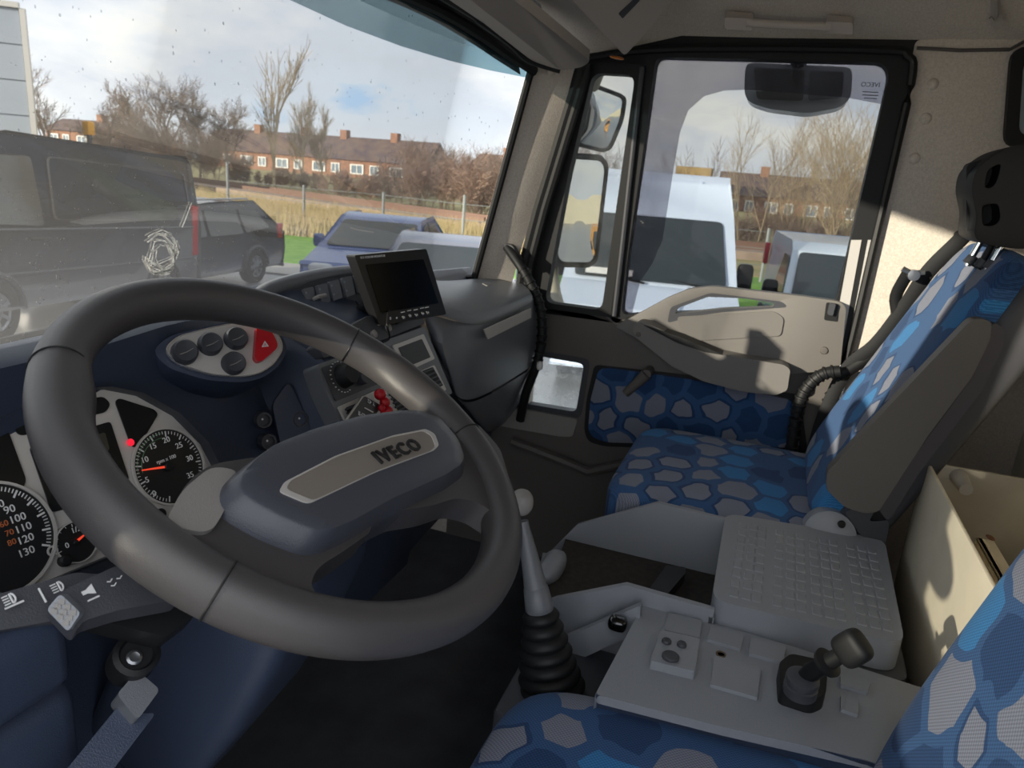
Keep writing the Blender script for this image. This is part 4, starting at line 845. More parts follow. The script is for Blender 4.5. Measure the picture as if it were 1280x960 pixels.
b = nb(); lathe(b, ps, dv, [(.010, dv.length*.48), (.017, dv.length*.50), (.018, dv.length*.56), (.011, dv.length*.60)], 24); ob('pull_collar', b, K['black'], hbk)
b = nb(); dn = dv.normalized(); rk, uk, _ = frame(dn, tuple(UP)); superq(b, pk+dn*.004, rk*.014, uk*.020, dn*.019, .55, .6, 24, 14); ob('knob', b, K['black'], hbk)
b = nb(); plate(b, rnd([pk+dn*.0205+rk*a-uk*c for a, c in ((-.006, -.008), (.006, -.008), (.006, .008), (-.006, .008))], .002), dn*.002); ob('knob_label', b, mat('knob_inlay', '#8a8378', .4), hbk)
# ---- gear lever
gl = root('gear_lever', (.09, .21, .5), 'tall grey gear lever with a round knob and ribbed rubber boot', 'gear lever')
g0 = at(690, 866, 'x', .075); g1 = at(675, 762, 'x', .085); g2 = at(668, 742, 'x', .085); g3 = at(655, 660, 'x', .10); g4 = at(652, 628, 'x', .105)
axg = (g1-g0); Lg = axg.length
prof = []; nr_ = 7
for i in range(nr_):
    t = i/nr_; R0 = .048-.026*t; prof += [(R0-.004, t*Lg), (R0, (t+.25/nr_)*Lg), (R0+.001, (t+.5/nr_)*Lg), (R0-.003, (t+.85/nr_)*Lg)]
prof.append((.016, Lg)); 
b = nb(); lathe(b, g0, axg, prof, 32); ob('boot', b, K['black'], gl, smooth=70)
a2_ = (g3-g1); L2 = a2_.length
b = nb(); lathe(b, g1, a2_, [(.010, -.02), (.0195, .0), (.0205, .004), (.0175, .032), (.0165, .033)], 28); ob('collar', b, K['dash'], gl)
b = nb(); lathe(b, g1, a2_, [(.0165, .032), (.0125, L2*.65), (.0095, L2*.9), (.0085, L2*.98), (.008, L2+.01)], 28); ob('sleeve', b, K['dash'], gl)
b = nb(); superq(b, g4, (.0165, 0, 0), (0, .0165, 0), (0, 0, .019), .9, .95, 24, 16); ob('knob', b, K['greyl'], gl, label='worn shiny grey round knob')
# grey bulb of the tunnel edge by the tray
b = nb(); superq(b, at(690, 708, 'x', .36), (.05, 0, 0), (0, .022, 0), (0, 0, .02), .8, .8, 20, 12); ob('tunnel_bulge', b, K['greyp'], con)
# ================================================================== SEATS
ps_ = root('passenger_seat', (.76, 0, .15), 'blue honeycomb-patterned passenger seat by the door with a black plastic side shell', 'seat')
def cush(x, y, z):
    return (x, y, z+.10*(1-x*x)*(1-y*y) if z > 0 else z)
b = nb(); superq(b, (.765, .015, .605), (.235, 0, 0), (0, .235, 0), (0, 0, .075), .28, .26, 64, 30, cush); ob('cushion', b, K['blue_xy'], ps_, smooth=80)
b = nb(); boxab(b, (.56, -.20, .15), (.97, .18, .545)); ob('seat_base', b, K['dark'], ps_, bev=.03, seg=3)
ub = V((0, -.40, .9165)); nf = V((0, .9165, .40)); ob0 = V((.775, -.105, .70))
def back(x, y, z):   # x across, y along, z thickness
    k = 1-.10*max(0, y)**2
    zz = z+(-.35*(1-x*x)*(1-y*y)*.4 if z > 0 else 0)
    return (x*k, y, zz)
b = nb(); superq(b, ob0+ub*.275-nf*.066, (.215, 0, 0), ub*.285, nf*.045, .35, .28, 64, 30, back); ob('backrest', b, K['blue_xz'], ps_, smooth=80)
b = nb(); superq(b, ob0+ub*.270-nf*.108, (.225, 0, 0), ub*.290, nf*.052, .35, .25, 48, 20, lambda x, y, z: (x*(1-.10*max(0, y)**2), y, z)); ob('back_shell', b, K['dark'], ps_, smooth=80)
sh1 = [(1212, 402), (1222, 398), (1240, 402), (1238, 424), (1216, 470), (1160, 545), (1098, 640), (1080, 642), (1056, 634), (1033, 612), (1034, 590), (1090, 530)]
b = nb(); plate(b, rnd(PP(sh1, 'x', .53), .007), (.03, 0, 0)); ob('side_shell', b, K['shell'], ps_, bev=.007, seg=3)
sh2 = [(1240, 402), (1256, 410), (1255, 432), (1228, 488), (1150, 590), (1112, 650), (1085, 652), (1150, 560), (1216, 470), (1238, 424)]
b = nb(); plate(b, rnd(PP(sh2, 'x', .545), .01), (.04, 0, 0)); ob('side_shell_edge', b, mat('shell_edge', '#47454a', .5), ps_, bev=.004)
b = nb(); plate(b, rnd(PP([(1056, 640), (1090, 625), (1112, 655), (1105, 690), (1075, 668)], 'x', .545), .006), (.02, 0, 0)); ob('recliner_bracket', b, K['dark'], ps_, bev=.003)
b = nb(); lathe(b, at(1036, 668, 'x', .55), (-1, 0, .2), [(.0, .02), (.03, .018), (.045, .01), (.048, -.02)], 28); ob('recliner_dial', b, K['greyp'], ps_)
b = nb(); lathe(b, at(1052, 655, 'x', .53), (-1, 0, 0), [(.0, .006), (.006, .005), (.007, 0)], 12); ob('bolt', b, K['black'], ps_)
xh = .645
hro = [(1228, 192), (1245, 184), (1270, 178), (1300, 178), (1318, 195), (1312, 240), (1298, 290), (1282, 308), (1262, 312), (1215, 306), (1201, 297), (1205, 268), (1198, 238), (1203, 212)]
h1 = [(1218, 212), (1236, 203), (1232, 222), (1226, 234), (1214, 236)]; h2 = [(1211, 256), (1232, 254), (1235, 274), (1228, 282), (1212, 283)]
hro, h1, h2 = [[(x+16, y) for x, y in l] for l in (hro, h1, h2)]
b = nb(); plate(b, rnd(PP(hro, 'x', xh), .014), (.13, 0, 0), [rnd(PP(h1, 'x', xh), .008), rnd(PP(h2, 'x', xh), .008)]); ob('headrest', b, K['black'], ps_, bev=.010, seg=3)
b = nb(); plate(b, rnd(PP([(1208, 205), (1240, 196), (1240, 290), (1208, 292)], 'x', xh+.05), .01), (.03, 0, 0)); ob('headrest_core', b, K['black'], ps_)
for (x, y), xx in (((1226, 310), .70), ((1252, 316), .66), ((1240, 314), .68)):
    b = nb(); p = at(x, y, 'x', xx); tube(b, [p+V((0, .0, .02)), p-ub*.035], .0055, 10); ob('headrest_post', b, K['chrome'] if x != 1240 else K['black'], ps_)
    b = nb(); lathe(b, p-ub*.022, ub, [(.011, -.01), (.010, .004), (.006, .006)], 14); ob('post_collar', b, K['dark'], ps_)
# seat belt
sb = root('seat_belt', at(1130, 380, 'x', 1.0), 'black seat belt running from the pillar down behind the passenger backrest', 'seat belt')
P = catmull(PX([(1212, 288, 1.02), (1195, 305, .99), (1160, 340, 1.0), (1130, 385, 1.03), (1095, 430, 1.05), (1058, 462, 1.06), (1030, 520, 1.06), (1015, 570, 1.05)]), 5)
b = nb(); tube(b, P, .016, 8, flat=.35, up=(1, 0, 0)); ob('webbing', b, K['strap'], sb)
b = nb(); plate(b, rnd(PX([(1195, 292, 1.0), (1206, 286, 1.0), (1212, 296, 1.0), (1198, 312, 1.0)]), .006), (.03, 0, 0)); ob('guide', b, K['black'], sb, bev=.003)
b = nb(); tube(b, PX([(1128, 336, .98), (1140, 342, .98), (1156, 340, .98)]), .006, 8); lathe(b, at(1142, 344, 'x', .975), (-1, 0, 0), [(.012, -.01), (.012, .006), (0, .008)], 12); ob('latch_tongue', b, K['bolt'], sb)
b = nb(); tube(b, catmull(PX([(1136, 340, 1.0), (1120, 370, 1.03), (1120, 400, 1.04), (1095, 440, 1.06), (1050, 470, 1.05)]), 5), .013, 8, flat=.5, up=(1, 0, 0)); ob('stalk_sleeve', b, K['black'], sb)
gs = root('ribbed_seat_handle', at(1000, 520, 'x', 1.02), 'black ribbed grip curving down between the door and the passenger seat', 'handle')
P = catmull(PX([(1050, 464, 1.03), (1028, 468, 1.03), (1008, 486, 1.03), (998, 510, 1.03), (992, 540, 1.03), (988, 575, 1.03)]), 6)
b = nb(); tube(b, P, .014, 12); ob('bar', b, K['black'], gs)
for k in range(3, len(P)-3, 2):
    b = nb(); d = (P[k+1]-P[k-1]).normalized(); lathe(b, P[k], d, [(.0135, -.004), (.0165, -.002), (.0165, .002), (.0135, .004)], 12); ob('grip_rib', b, K['black'], gs)
# driver's seat
ds = root('driver_seat', (-.2, -.1, .15), 'blue honeycomb-patterned driver seat in the foreground', 'seat')
b = nb(); superq(b, (-.220, -.04, .540), (.250, 0, 0), (0, .275, 0), (0, 0, .085), .30, .36, 64, 30, cush); ob('cushion', b, K['blue_xy'], ds, smooth=80)
b = nb(); boxab(b, (-.42, -.25, .15), (.0, .16, .48)); ob('seat_base', b, K['dark'], ds, bev=.03)
ud = V((0, -.285, .958)); nd = V((0, .958, .285))
b = nb(); superq(b, V((-.195, -.175, .56))+ud*.36-nd*.05, (.235, 0, 0), ud*.40, nd*.075, .45, .5, 64, 36, lambda x, y, z: (x*(1-.05*max(0, y)), y, z-(.25*(1-x*x) if z > 0 else 0))); ob('backrest', b, K['blue_xz'], ds, smooth=80)
bk = root('belt_buckle', at(985, 955, 'x', .03), 'red release button of the seat belt buckle beside the driver cushion', 'buckle')
b = nb(); boxab(b, at(985, 962, 'x', .03)+V((-.012, -.012, -.04)), at(985, 962, 'x', .03)+V((.012, .012, .0))); ob('housing', b, K['black'], bk, bev=.003)
b = nb(); p = at(985, 957, 'x', .03); boxab(b, p+V((-.010, -.011, -.004)), p+V((.010, .011, .002))); ob('release_button', b, K['red'], bk, bev=.002, label='red push button')
# ================================================================== storage box behind the console
sbx = root('storage_box', (.35, -.38, .5), 'cream painted metal storage box with a chipped edge behind the console', 'box')
YB = -.300
tF = [at(1157, 575, 'y', YB), at(1252, 722, 'y', YB)]
xf, xn = tF[0].x, -.02; zt = tF[0].z
b = nb(); boxab(b, (xn, YB-.006, .35), (xf, YB, zt)); ob('front_panel', b, K['cream'], sbx, bev=.002)
b = nb(); boxab(b, (xf-.004, -.585, .35), (xf+.004, YB, zt-.002)); ob('end_panel', b, K['creamd'], sbx, bev=.002)
b = nb(); boxab(b, (xn, -.585, .35), (xf, -.58, zt-.10)); ob('rear_panel', b, K['creamd'], sbx)
b = nb(); boxab(b, (xn, -.58, .34), (xf, YB, .36)); ob('bottom', b, K['creamd'], sbx)
pq = at(1225, 672, 'y', -.38); b = nb(); boxab(b, (xn, -.384, .45), (pq.x, -.375, pq.z)); boxab(b, (xn, -.40, pq.z-.006), (pq.x, -.375, pq.z)); dv_ = ob('divider', b, K['cream'], sbx, bev=.002)
b = nb(); superq(b, at(1238, 672, 'z', pq.z+.0005), (.012, 0, 0), (0, .006, 0), (0, 0, .0008), .8, .9, 14, 6); ob('rust_spot', b, mat('rust', '#6b4a38', .9, noise=.5, nscale=200), dv_)
b = nb(); p = at(1198, 596, 'x', xf-.01); tube(b, [p+V((-.06, .0, 0)), p], [.010, .014], 12); ob('peg', b, K['greyw'], sbx)
# ================================================================== OUTSIDE
def gp(px, D):   # ground point under a pixel column at camera depth D
    py = 480
    for _ in range(3):
        p = dep(px, py, D); py += (p.z-GZ)*FPX/D/UP.z
    p = dep(px, py, D); return V((p.x, p.y, GZ))
def zat(px, py, D): return dep(px, py, D).z
b = nb(); grid(b, [[(-120, -160, GZ), (400, -160, GZ)], [(-120, 320, GZ), (400, 320, GZ)]])
mg = mat('wet_asphalt', '#6b6d70', .28, noise=.5, nscale=.6, spec=.6); ob('ground', b, mg, kind='structure', smooth=0)
Hd = V((FW.x, FW.y, 0)).normalized(); Hr = V((RT.x, RT.y, 0)).normalized()
def strip(name, pts, z0, z1, m):
    b = nb(); plate(b, [V((p.x, p.y, z0)) for p in pts], (0, 0, z1-z0)); return ob(name, b, m, kind='structure', smooth=0)
mgr = mat('mown_grass', '#5f8f35', .9, col2='#7aa544', nscale=3); mdry = mat('dry_grass', '#a3946f', .95, col2='#84824f', nscale=1.2)
def gz(px, py): return at(px, py, 'z', GZ)
tly = lambda px: 235+(px-255)*.146           # track line, lawn edge as seen from the cab
lty = lambda px: 297+.09*(px-370)
strip('lawn', [gz(230, lty(230)+32), gz(1250, lty(1250)+48), gz(1350, lty(1350)), gz(200, lty(200))], GZ, GZ+.05, mgr)
strip('pavement', [gz(230, lty(230)+46), gz(1250, lty(1250)+66), gz(1250, lty(1250)+48), gz(230, lty(230)+32)], GZ, GZ+.03, mat('kerb_paving', '#a5a39e', .6))
strip('bank', [gz(180, lty(180)-1), gz(1350, lty(1350)-1), gp(1450, 170), gp(-700, 170)], GZ, GZ+.06, mdry)
b = nb(); rg = random.Random(5)
def blade(p, h, w, lean):
    d = V((rg.uniform(-1, 1), rg.uniform(-1, 1), 0)); s = Hr*w; t = p+d*lean*h+V((0, 0, h))
    v = [b.verts.new(p-s), b.verts.new(p+s), b.verts.new(t)]; b.faces.new(v)
for _ in range(20000):
    px = rg.uniform(200, 1200); y0, y1 = tly(px)+(16 if px < 700 else 26), lty(px); t = rg.random()
    if y0 < y1: blade(gz(px, y0+(y1-y0)*t), rg.uniform(.4, .9), rg.uniform(.015, .035), rg.uniform(.05, .35))
ob('reed_bed', b, mat('reed', '#b9a684', .9, col2='#a39468', nscale=.8), kind='stuff', smooth=0)
tag(bpy.data.objects['reed_bed'], 'pale dry reeds along the verge in front of the railway', 'reeds')
ra, rb_ = gz(150, tly(150)), gz(1150, tly(1150)-30)
rl = root('railway_track', ra.lerp(rb_, .4), 'brown railway track running across the field behind the reeds', 'railway', world=True)
trk = [gz(px, tly(px) if px < 700 else tly(700)+(px-700)*.09) for px in (120, 255, 400, 540, 620, 760, 950, 1200)]
def band(b, o0, o1, z0, z1):
    for p, q in zip(trk, trk[1:]):
        d = (q-p).normalized(); n = V((-d.y, d.x, 0)); plate(b, [p+n*o0+V((0, 0, z0)), q+n*o0+V((0, 0, z0)), q+n*o1+V((0, 0, z0)), p+n*o1+V((0, 0, z0))], (0, 0, z1-z0))
b = nb(); band(b, -2.2, 2.2, 0, .35); ob('ballast', b, mat('ballast', '#8a7a6e', .95, noise=.4, nscale=2), rl, smooth=0)
for o_ in (-.75, .75):
    b = nb(); band(b, o_-.06, o_+.06, .35, .55); ob('rail', b, mat('rusty_rail', '#74594c', .7), rl, smooth=0)
# fence posts with wires along the lawn
mpost = mat('fence_post', '#8b8f92', .6)
fpx = [(286, 26, 198, '1'), (380, 24.5, 240, ''), (478, 24, 252, ''), (577, 22, 243, ''), (950, 20, 296, '')]
flab = ['far left galvanised fence post above the dark estate car', 'galvanised fence post left of the blue car, by the green lawn', 'galvanised fence post just above the blue car roof', 'galvanised fence post close to the windscreen pillar', 'galvanised fence post between the white van and the small white van']
tops = []
for (px, D, py, _), lab in zip(fpx, flab):
    p = gp(px, D); h = min(2.0, max(1.5, zat(px, py, D)-GZ)); b = nb(); tube(b, [p, p+V((0, 0, h))], .045, 8)
    o = ob('fence_post', b, mpost); tag(o, lab, 'fence post', 'fence posts along the verge'); tops.append(p)
b = nb()
for h in (.5, .95, 1.4):
    for p, q in zip(tops, tops[1:]): tube(b, [p+V((0, 0, h)), q+V((0, 0, h))], .008, 4)
tag(ob('fence_wire', b, mpost), 'thin wires strung between the galvanised fence posts', 'fence wire')
# ------------------------------------------------------------------ houses
mbrick = mat('orange_brick', '#9a735c', .9, col2='#836050', nscale=2.5); mroof = mat('roof_tile', '#6c5a50', .85, col2='#55474a', nscale=.8); mwin = mat('window_frame_white', '#e2e2df', .6); mpane = mat('house_pane', '#6f7f8e', .15)
def terrace(name, pxs, D0, D1, ridge, eave, base_z, units, label, chim, wins=True):
    """row of houses between two pixel columns; heights read at the left end"""
    A, B = gp(pxs[0], D0), gp(pxs[1], D1); d = (B-A).normalized(); n = V((d.y, -d.x, 0))
    if n.dot(CAM-A) < 0: n = -n
    zr, ze = zat(pxs[0], ridge, D0), zat(pxs[0], eave, D0); L_ = (B-A).length; dp_ = 8.0
    r = root(name, A.lerp(B, .5), label, 'house')
    b = nb(); plate(b, [A+V((0, 0, 0)), B, B-n*dp_, A-n*dp_], (0, 0, ze-GZ)); ob('wall', b, mbrick, r, smooth=0)
    b = nb(); up = lambda p, z: V((p.x, p.y, z)); C1, C2 = A+n*.5-d*.3, B+n*.5+d*.3; E1, E2 = A-n*(dp_+.5)-d*.3, B-n*(dp_+.5)+d*.3; M1, M2 = A-n*dp_/2-d*.3, B-n*dp_/2+d*.3
    v = [b.verts.new(p) for p in (up(C1, ze-.2), up(C2, ze-.2), up(M2, zr), up(M1, zr), up(E1, ze-.2), up(E2, ze-.2))]
    for f in ((0, 1, 2, 3), (3, 2, 5, 4), (0, 3, 4), (1, 5, 2), (0, 4, 5, 1)): b.faces.new([v[i] for i in f])
    ob('roof', b, mroof, r, smooth=0)
    for t in chim:
        p = A.lerp(B, t)-n*dp_/2; b = nb(); boxab(b, up(p, zr-.8)+V((-.6, -.6, 0)), up(p, zr+1.0)+V((.6, .6, 0))); ob('chimney', b, mbrick, r, smooth=0)
    H_ = ze-GZ
    for i in range(units):
        for wx in (.28, .72):
            t = (i+wx)/units; p = A.lerp(B, t)+n*.02; hw = L_/units*(.17 if wx < .5 else .11)
            for zc_, hh in ((ze-1.55, .75), (ze-4.6, .85)):
                if zc_-hh < GZ: continue
                q = [up(p-d*hw, zc_-hh), up(p+d*hw, zc_-hh), up(p+d*hw, zc_+hh), up(p-d*hw, zc_+hh)]; ins = [up(p-d*hw*.8, zc_-hh*.8), up(p+d*hw*.8, zc_-hh*.8), up(p+d*hw*.8, zc_+hh*.8), up(p-d*hw*.8, zc_+hh*.8)]
                b = nb(); ringp(b, q, ins, n*.15); plate(b, [up(p-d*.06, zc_-hh*.8), up(p+d*.06, zc_-hh*.8), up(p+d*.06, zc_+hh*.8), up(p-d*.06, zc_+hh*.8)], n*.12); f = ob('window', b, mwin, r, smooth=0)
                b = nb(); plate(b, ins, n*.05); ob('pane', b, mpane, f, smooth=0)
        p = A.lerp(B, (i+.5)/units); b = nb(); plate(b, [up(p-d*L_/units*.42+n*.1, ze-3.2), up(p+d*L_/units*.42+n*.1, ze-3.2), up(p+d*L_/units*.42+n*2.0, ze-3.9), up(p-d*L_/units*.42+n*2.0, ze-3.9)], (0, 0, .18)); ob('canopy_roof', b, mwin if i % 2 else mroof, r, smooth=0)
terrace('terraced_house', (255, 532), 125, 112, 158, 184, 0, 6, 'long brick terrace with dark roof beyond the railway, seen through the windscreen', (.2, .42, .60, .82))
terrace('terraced_house', (585, 700), 105, 100, 190, 208, 0, 2, 'short brick house end beyond brown scrub next to the windscreen pillar', (.3,))
terrace('terraced_house', (900, 1150), 100, 96, 213, 240, 0, 5, 'brick terrace with white windows seen through the passenger door window', (.22, .63))
terrace('terraced_house', (60, 130), 120, 118, 146, 160, 0, 2, 'distant brick roof behind the dark van beside the grey building', (.7,))
b = nb(); p = gp(862, 95); boxab(b, p+V((-1.6, -2.2, 0)), V((p.x+1.6, p.y+2.2, zat(848, 208, 95)))); tag(ob('brick_shed', b, mat('yellow_brick', '#a08a62', .9), smooth=0), 'small yellow-brick chimney block peeping over the white van roof', 'building')
# ------------------------------------------------------------------ grey warehouse at far left
wa = gp(47, 38); wh = root('warehouse', wa, 'light grey panelled warehouse rising behind the dark van at the far left', 'building')
ztop = zat(44, 22, 38); dw = (gp(-160, 36)-wa).normalized(); nw_ = V((-dw.y, dw.x, 0)); nw_ = nw_ if nw_.dot(CAM-wa) > 0 else -nw_
mwh = mat('pale_cladding', '#939ca9', .5); b = nb(); aw_ = (wa-CAM); aw_.z = 0; aw_ = (aw_.normalized()*.97-Hr*.14).normalized()
plate(b, [wa, wa+dw*22, wa+dw*22+aw_*14, wa+aw_*14], (0, 0, ztop-GZ)); ob('wall', b, mat('cladding_joint', '#747c88', .6), wh, smooth=0)
nrow = 5
for k in range(nrow):
    z0 = GZ+(ztop-GZ)*k/nrow+.03; z1 = GZ+(ztop-GZ)*(k+1)/nrow-.03
    for j in range(2):
        b = nb(); plate(b, [wa+dw*(11*j+.05)+V((0, 0, z0-GZ)), wa+dw*(11*j+10.95)+V((0, 0, z0-GZ)), wa+dw*(11*j+10.95)+V((0, 0, z1-GZ)), wa+dw*(11*j+.05)+V((0, 0, z1-GZ))], nw_*.08); ob('cladding_panel', b, mwh, wh, smooth=0)
b = nb(); plate(b, [wa+V((0, 0, ztop-GZ)), wa+dw*22+V((0, 0, ztop-GZ)), wa+dw*22+V((0, 0, ztop-GZ+.25)), wa+V((0, 0, ztop-GZ+.25))], nw_*.25); ob('roof_edge', b, K['silver'], wh, smooth=0)
b = nb(); plate(b, [wa, wa-dw*.25, wa-dw*.25+V((0, 0, ztop-GZ)), wa+V((0, 0, ztop-GZ))], nw_*.2); ob('corner_trim', b, K['silver'], wh, smooth=0)
# yellow machine behind the van
ym = gp(116, 45); yr = root('yellow_excavator_arm', ym, 'small yellow machine arm sticking up behind the dark van roof', 'machine')
z_ = zat(116, 160, 45); b = nb(); boxab(b, V((ym.x-.25, ym.y-.25, z_-.45)), V((ym.x+.25, ym.y+.25, z_+.35))); ob('bucket', b, mat('machine_yellow', '#e0a020', .5), yr, bev=.08)
b = nb(); tube(b, [ym, V((ym.x, ym.y, z_-.4))], .14, 8); ob('arm', b, K['dark'], yr)
# ------------------------------------------------------------------ bare trees
def tree(name, px, D, toppx, label, mcol, spread=.5, n0=5, depth=5, seed=0, trunk=.022, group=None, multi=1, cat='tree'):
    rt_ = random.Random(seed); base = gp(px, D); H_ = max(1.0, zat(px, toppx, D)-GZ); vs, fs = [], []
    def seg(a, c, r0, r1):
        d = (c-a).normalized(); s = d.orthogonal().normalized(); t = d.cross(s); i = len(vs)
        for q, r in ((a, r0), (c, r1)):
            for k in range(3): an = 2.094*k; vs.append(q+(s*math.cos(an)+t*math.sin(an))*r)
        for k in range(3): fs.append((i+k, i+(k+1) % 3, i+3+(k+1) % 3, i+3+k))
    def grow(p, d, L, r, lv):
        n = 3; q = p
        for k in range(n):
            d = (d+V((rt_.gauss(0, .09), rt_.gauss(0, .09), .05+.04*lv))).normalized(); q2 = q+d*L/n; seg(q, q2, r*(1-.25*k/n), r*(1-.25*(k+1)/n)); q = q2
            if lv > 0:
                for _ in range(3 if lv == 1 else 2):
                    a = rt_.uniform(0, 6.28); s = d.orthogonal().normalized(); t = d.cross(s); nd_ = (d*(1-spread*.55)+(s*math.cos(a)+t*math.sin(a))*spread*rt_.uniform(.6, 1.2)).normalized()
                    grow(q, nd_, L*rt_.uniform(.45, .72), max(r*.5, (.0065 if mcol is not mtl else .0045)*D/30), lv-1)
    for m_ in range(multi):
        a = rt_.uniform(0, 6.28); d = V((math.cos(a)*.35*(multi > 1), math.sin(a)*.35*(multi > 1), 1)).normalized()
        grow(base+V((rt_.uniform(-.5, .5)*(multi > 1), rt_.uniform(-.5, .5)*(multi > 1), 0)), d, H_*(.50 if depth > 2 else .62), H_*trunk*(.6 if multi > 1 else 1), depth)
    zm = max(v.z for v in vs); k = H_/(zm-GZ)
    vs = [V((base.x+(v.x-base.x)*k, base.y+(v.y-base.y)*k, GZ+(v.z-GZ)*k)) for v in vs]
    me = bpy.data.meshes.new(name); me.from_pydata(vs, [], fs); me.materials.append(mcol); o = bpy.data.objects.new(name, me); COL.objects.link(o)
    return tag(o, label, cat, group)
mtw = mat('twig_brown', '#8f8076', .95); mtl = mat('twig_pale', '#b3a286', .95); mtr = mat('twig_russet', '#9d8677', .95)
GT = 'bare winter trees beyond the railway'
tl = [
 (62, 60, 70, 'slim bare tree beside the grey warehouse corner', mtw, .5, 1), (140, 62, 118, 'bushy bare tree rising behind the middle of the dark van', mtw, .62, 2), (178, 60, 105, 'wide bare tree above the dark van roof, right of the yellow arm', mtw, .62, 3),
 (215, 58, 92, 'tallest of the dense bare trees above the dark van', mtw, .6, 4), (250, 60, 96, 'dense bare tree above the rear end of the dark van', mtw, .6, 5), (285, 62, 118, 'dense bare tree in front of the left end of the terrace', mtw, .6, 6),
 (342, 50, 52, 'tall slender pale poplar standing over the terrace', mtl, .30, 7), (378, 56, 100, 'slim pale bare tree to the right of the tall poplar', mtl, .36, 8), (402, 58, 128, 'small pale bare tree in front of the terrace roof', mtl, .4, 9)]
for px, D, tp, lab, m_, sp_, sd in tl: tree('bare_tree', px, D, tp, lab, m_, sp_, depth=3 if sp_ < .35 else 4, seed=sd, group=GT, trunk=.012 if sp_ < .45 else .018)
sh = [(520, 46, 168, 'rounded russet bare bush right of the terrace', 11), (560, 44, 172, 'russet bare bush in the middle of the scrub by the screen pillar', 12), (600, 42, 178, 'russet bare bush half behind the windscreen pillar', 13), (632, 42, 190, 'russet bare bush last before the windscreen pillar', 14),
 (165, 54, 165, 'low bare scrub behind the dark van roof', 15), (305, 56, 190, 'low bare scrub at the left foot of the terrace', 16), (470, 54, 215, 'low bare scrub in front of the terrace windows', 17)]
for px, D, tp, lab, sd in sh: tree('bare_bush', px, D, tp, lab, mtr, .6, depth=3, seed=sd, trunk=.012, multi=7, group='bare bushes along the railway', cat='bush')
def gdep(p): return (p-CAM).dot(FW)
for i in range(26):
    px = 130+i*20.5+rg.uniform(-5, 5); D = gdep(gz(px, tly(px)-7))+rg.uniform(0, 5); tp = (152 if px < 285 else 213 if px < 492 else 186)+rg.uniform(-9, 8)
    tree('bare_bush', px, D, tp, 'brown bare bush in the scrub belt between the railway and the terrace', mtr if i % 3 else mtw, .6, depth=3, seed=100+i, trunk=.009, multi=6, group='scrub belt behind the railway', cat='bush')
for i in range(14):
    px = 600+i*38+rg.uniform(-8, 8); D = gdep(gz(px, (tly(px) if px < 700 else tly(700)+(px-700)*.09)-8)); tp = 222+i*3.5+rg.uniform(-6, 6)
    tree('bare_bush', px, D, tp, 'low brown bush in the hedge line right of the windscreen pillar', mtr if i % 2 else mtw, .6, depth=3, seed=200+i, trunk=.009, multi=6, group='hedge line on the right', cat='bush')
rtl = [(865, 34, 168, 'slim bare tree left of the white van roof edge', mtw, .42, 21), (930, 30, 120, 'pale bare tree over the white van corner', mtl, .46, 22), (985, 30, 128, 'pale many-stemmed bare willow in the middle of the door window', mtl, .44, 23), (1030, 28, 120, 'pale many-stemmed bare willow at the right of the door window', mtl, .44, 24), (1075, 29, 112, 'pale bare willow at the rear edge of the door window', mtl, .46, 25)]
for px, D, tp, lab, m_, sp_, sd in rtl: tree('bare_willow', px, D, tp, lab, m_, sp_, depth=3, seed=sd, trunk=.010, multi=5 if sd > 22 else 2, group='bare willows beyond the parked vans')
for px, D, tp, lab, sd in ((925, 31, 262, 'low brown hedge clump right of the white van', 31), (975, 30, 262, 'low brown hedge clump below the brick terrace windows', 32), (1030, 29, 266, 'low brown hedge clump above the small white van', 33), (755, 33, 200, 'bare bush seen through the quarter window above the mirrors', 34), (785, 34, 205, 'bare bush behind the quarter window divider', 35), (730, 33, 150, 'bare bush behind the upper door mirror', 36)):
    tree('bare_bush', px, D, tp, lab, mtw, .6, depth=3, seed=sd, trunk=.012, multi=7, group='low bushes right of the cab', cat='bush')
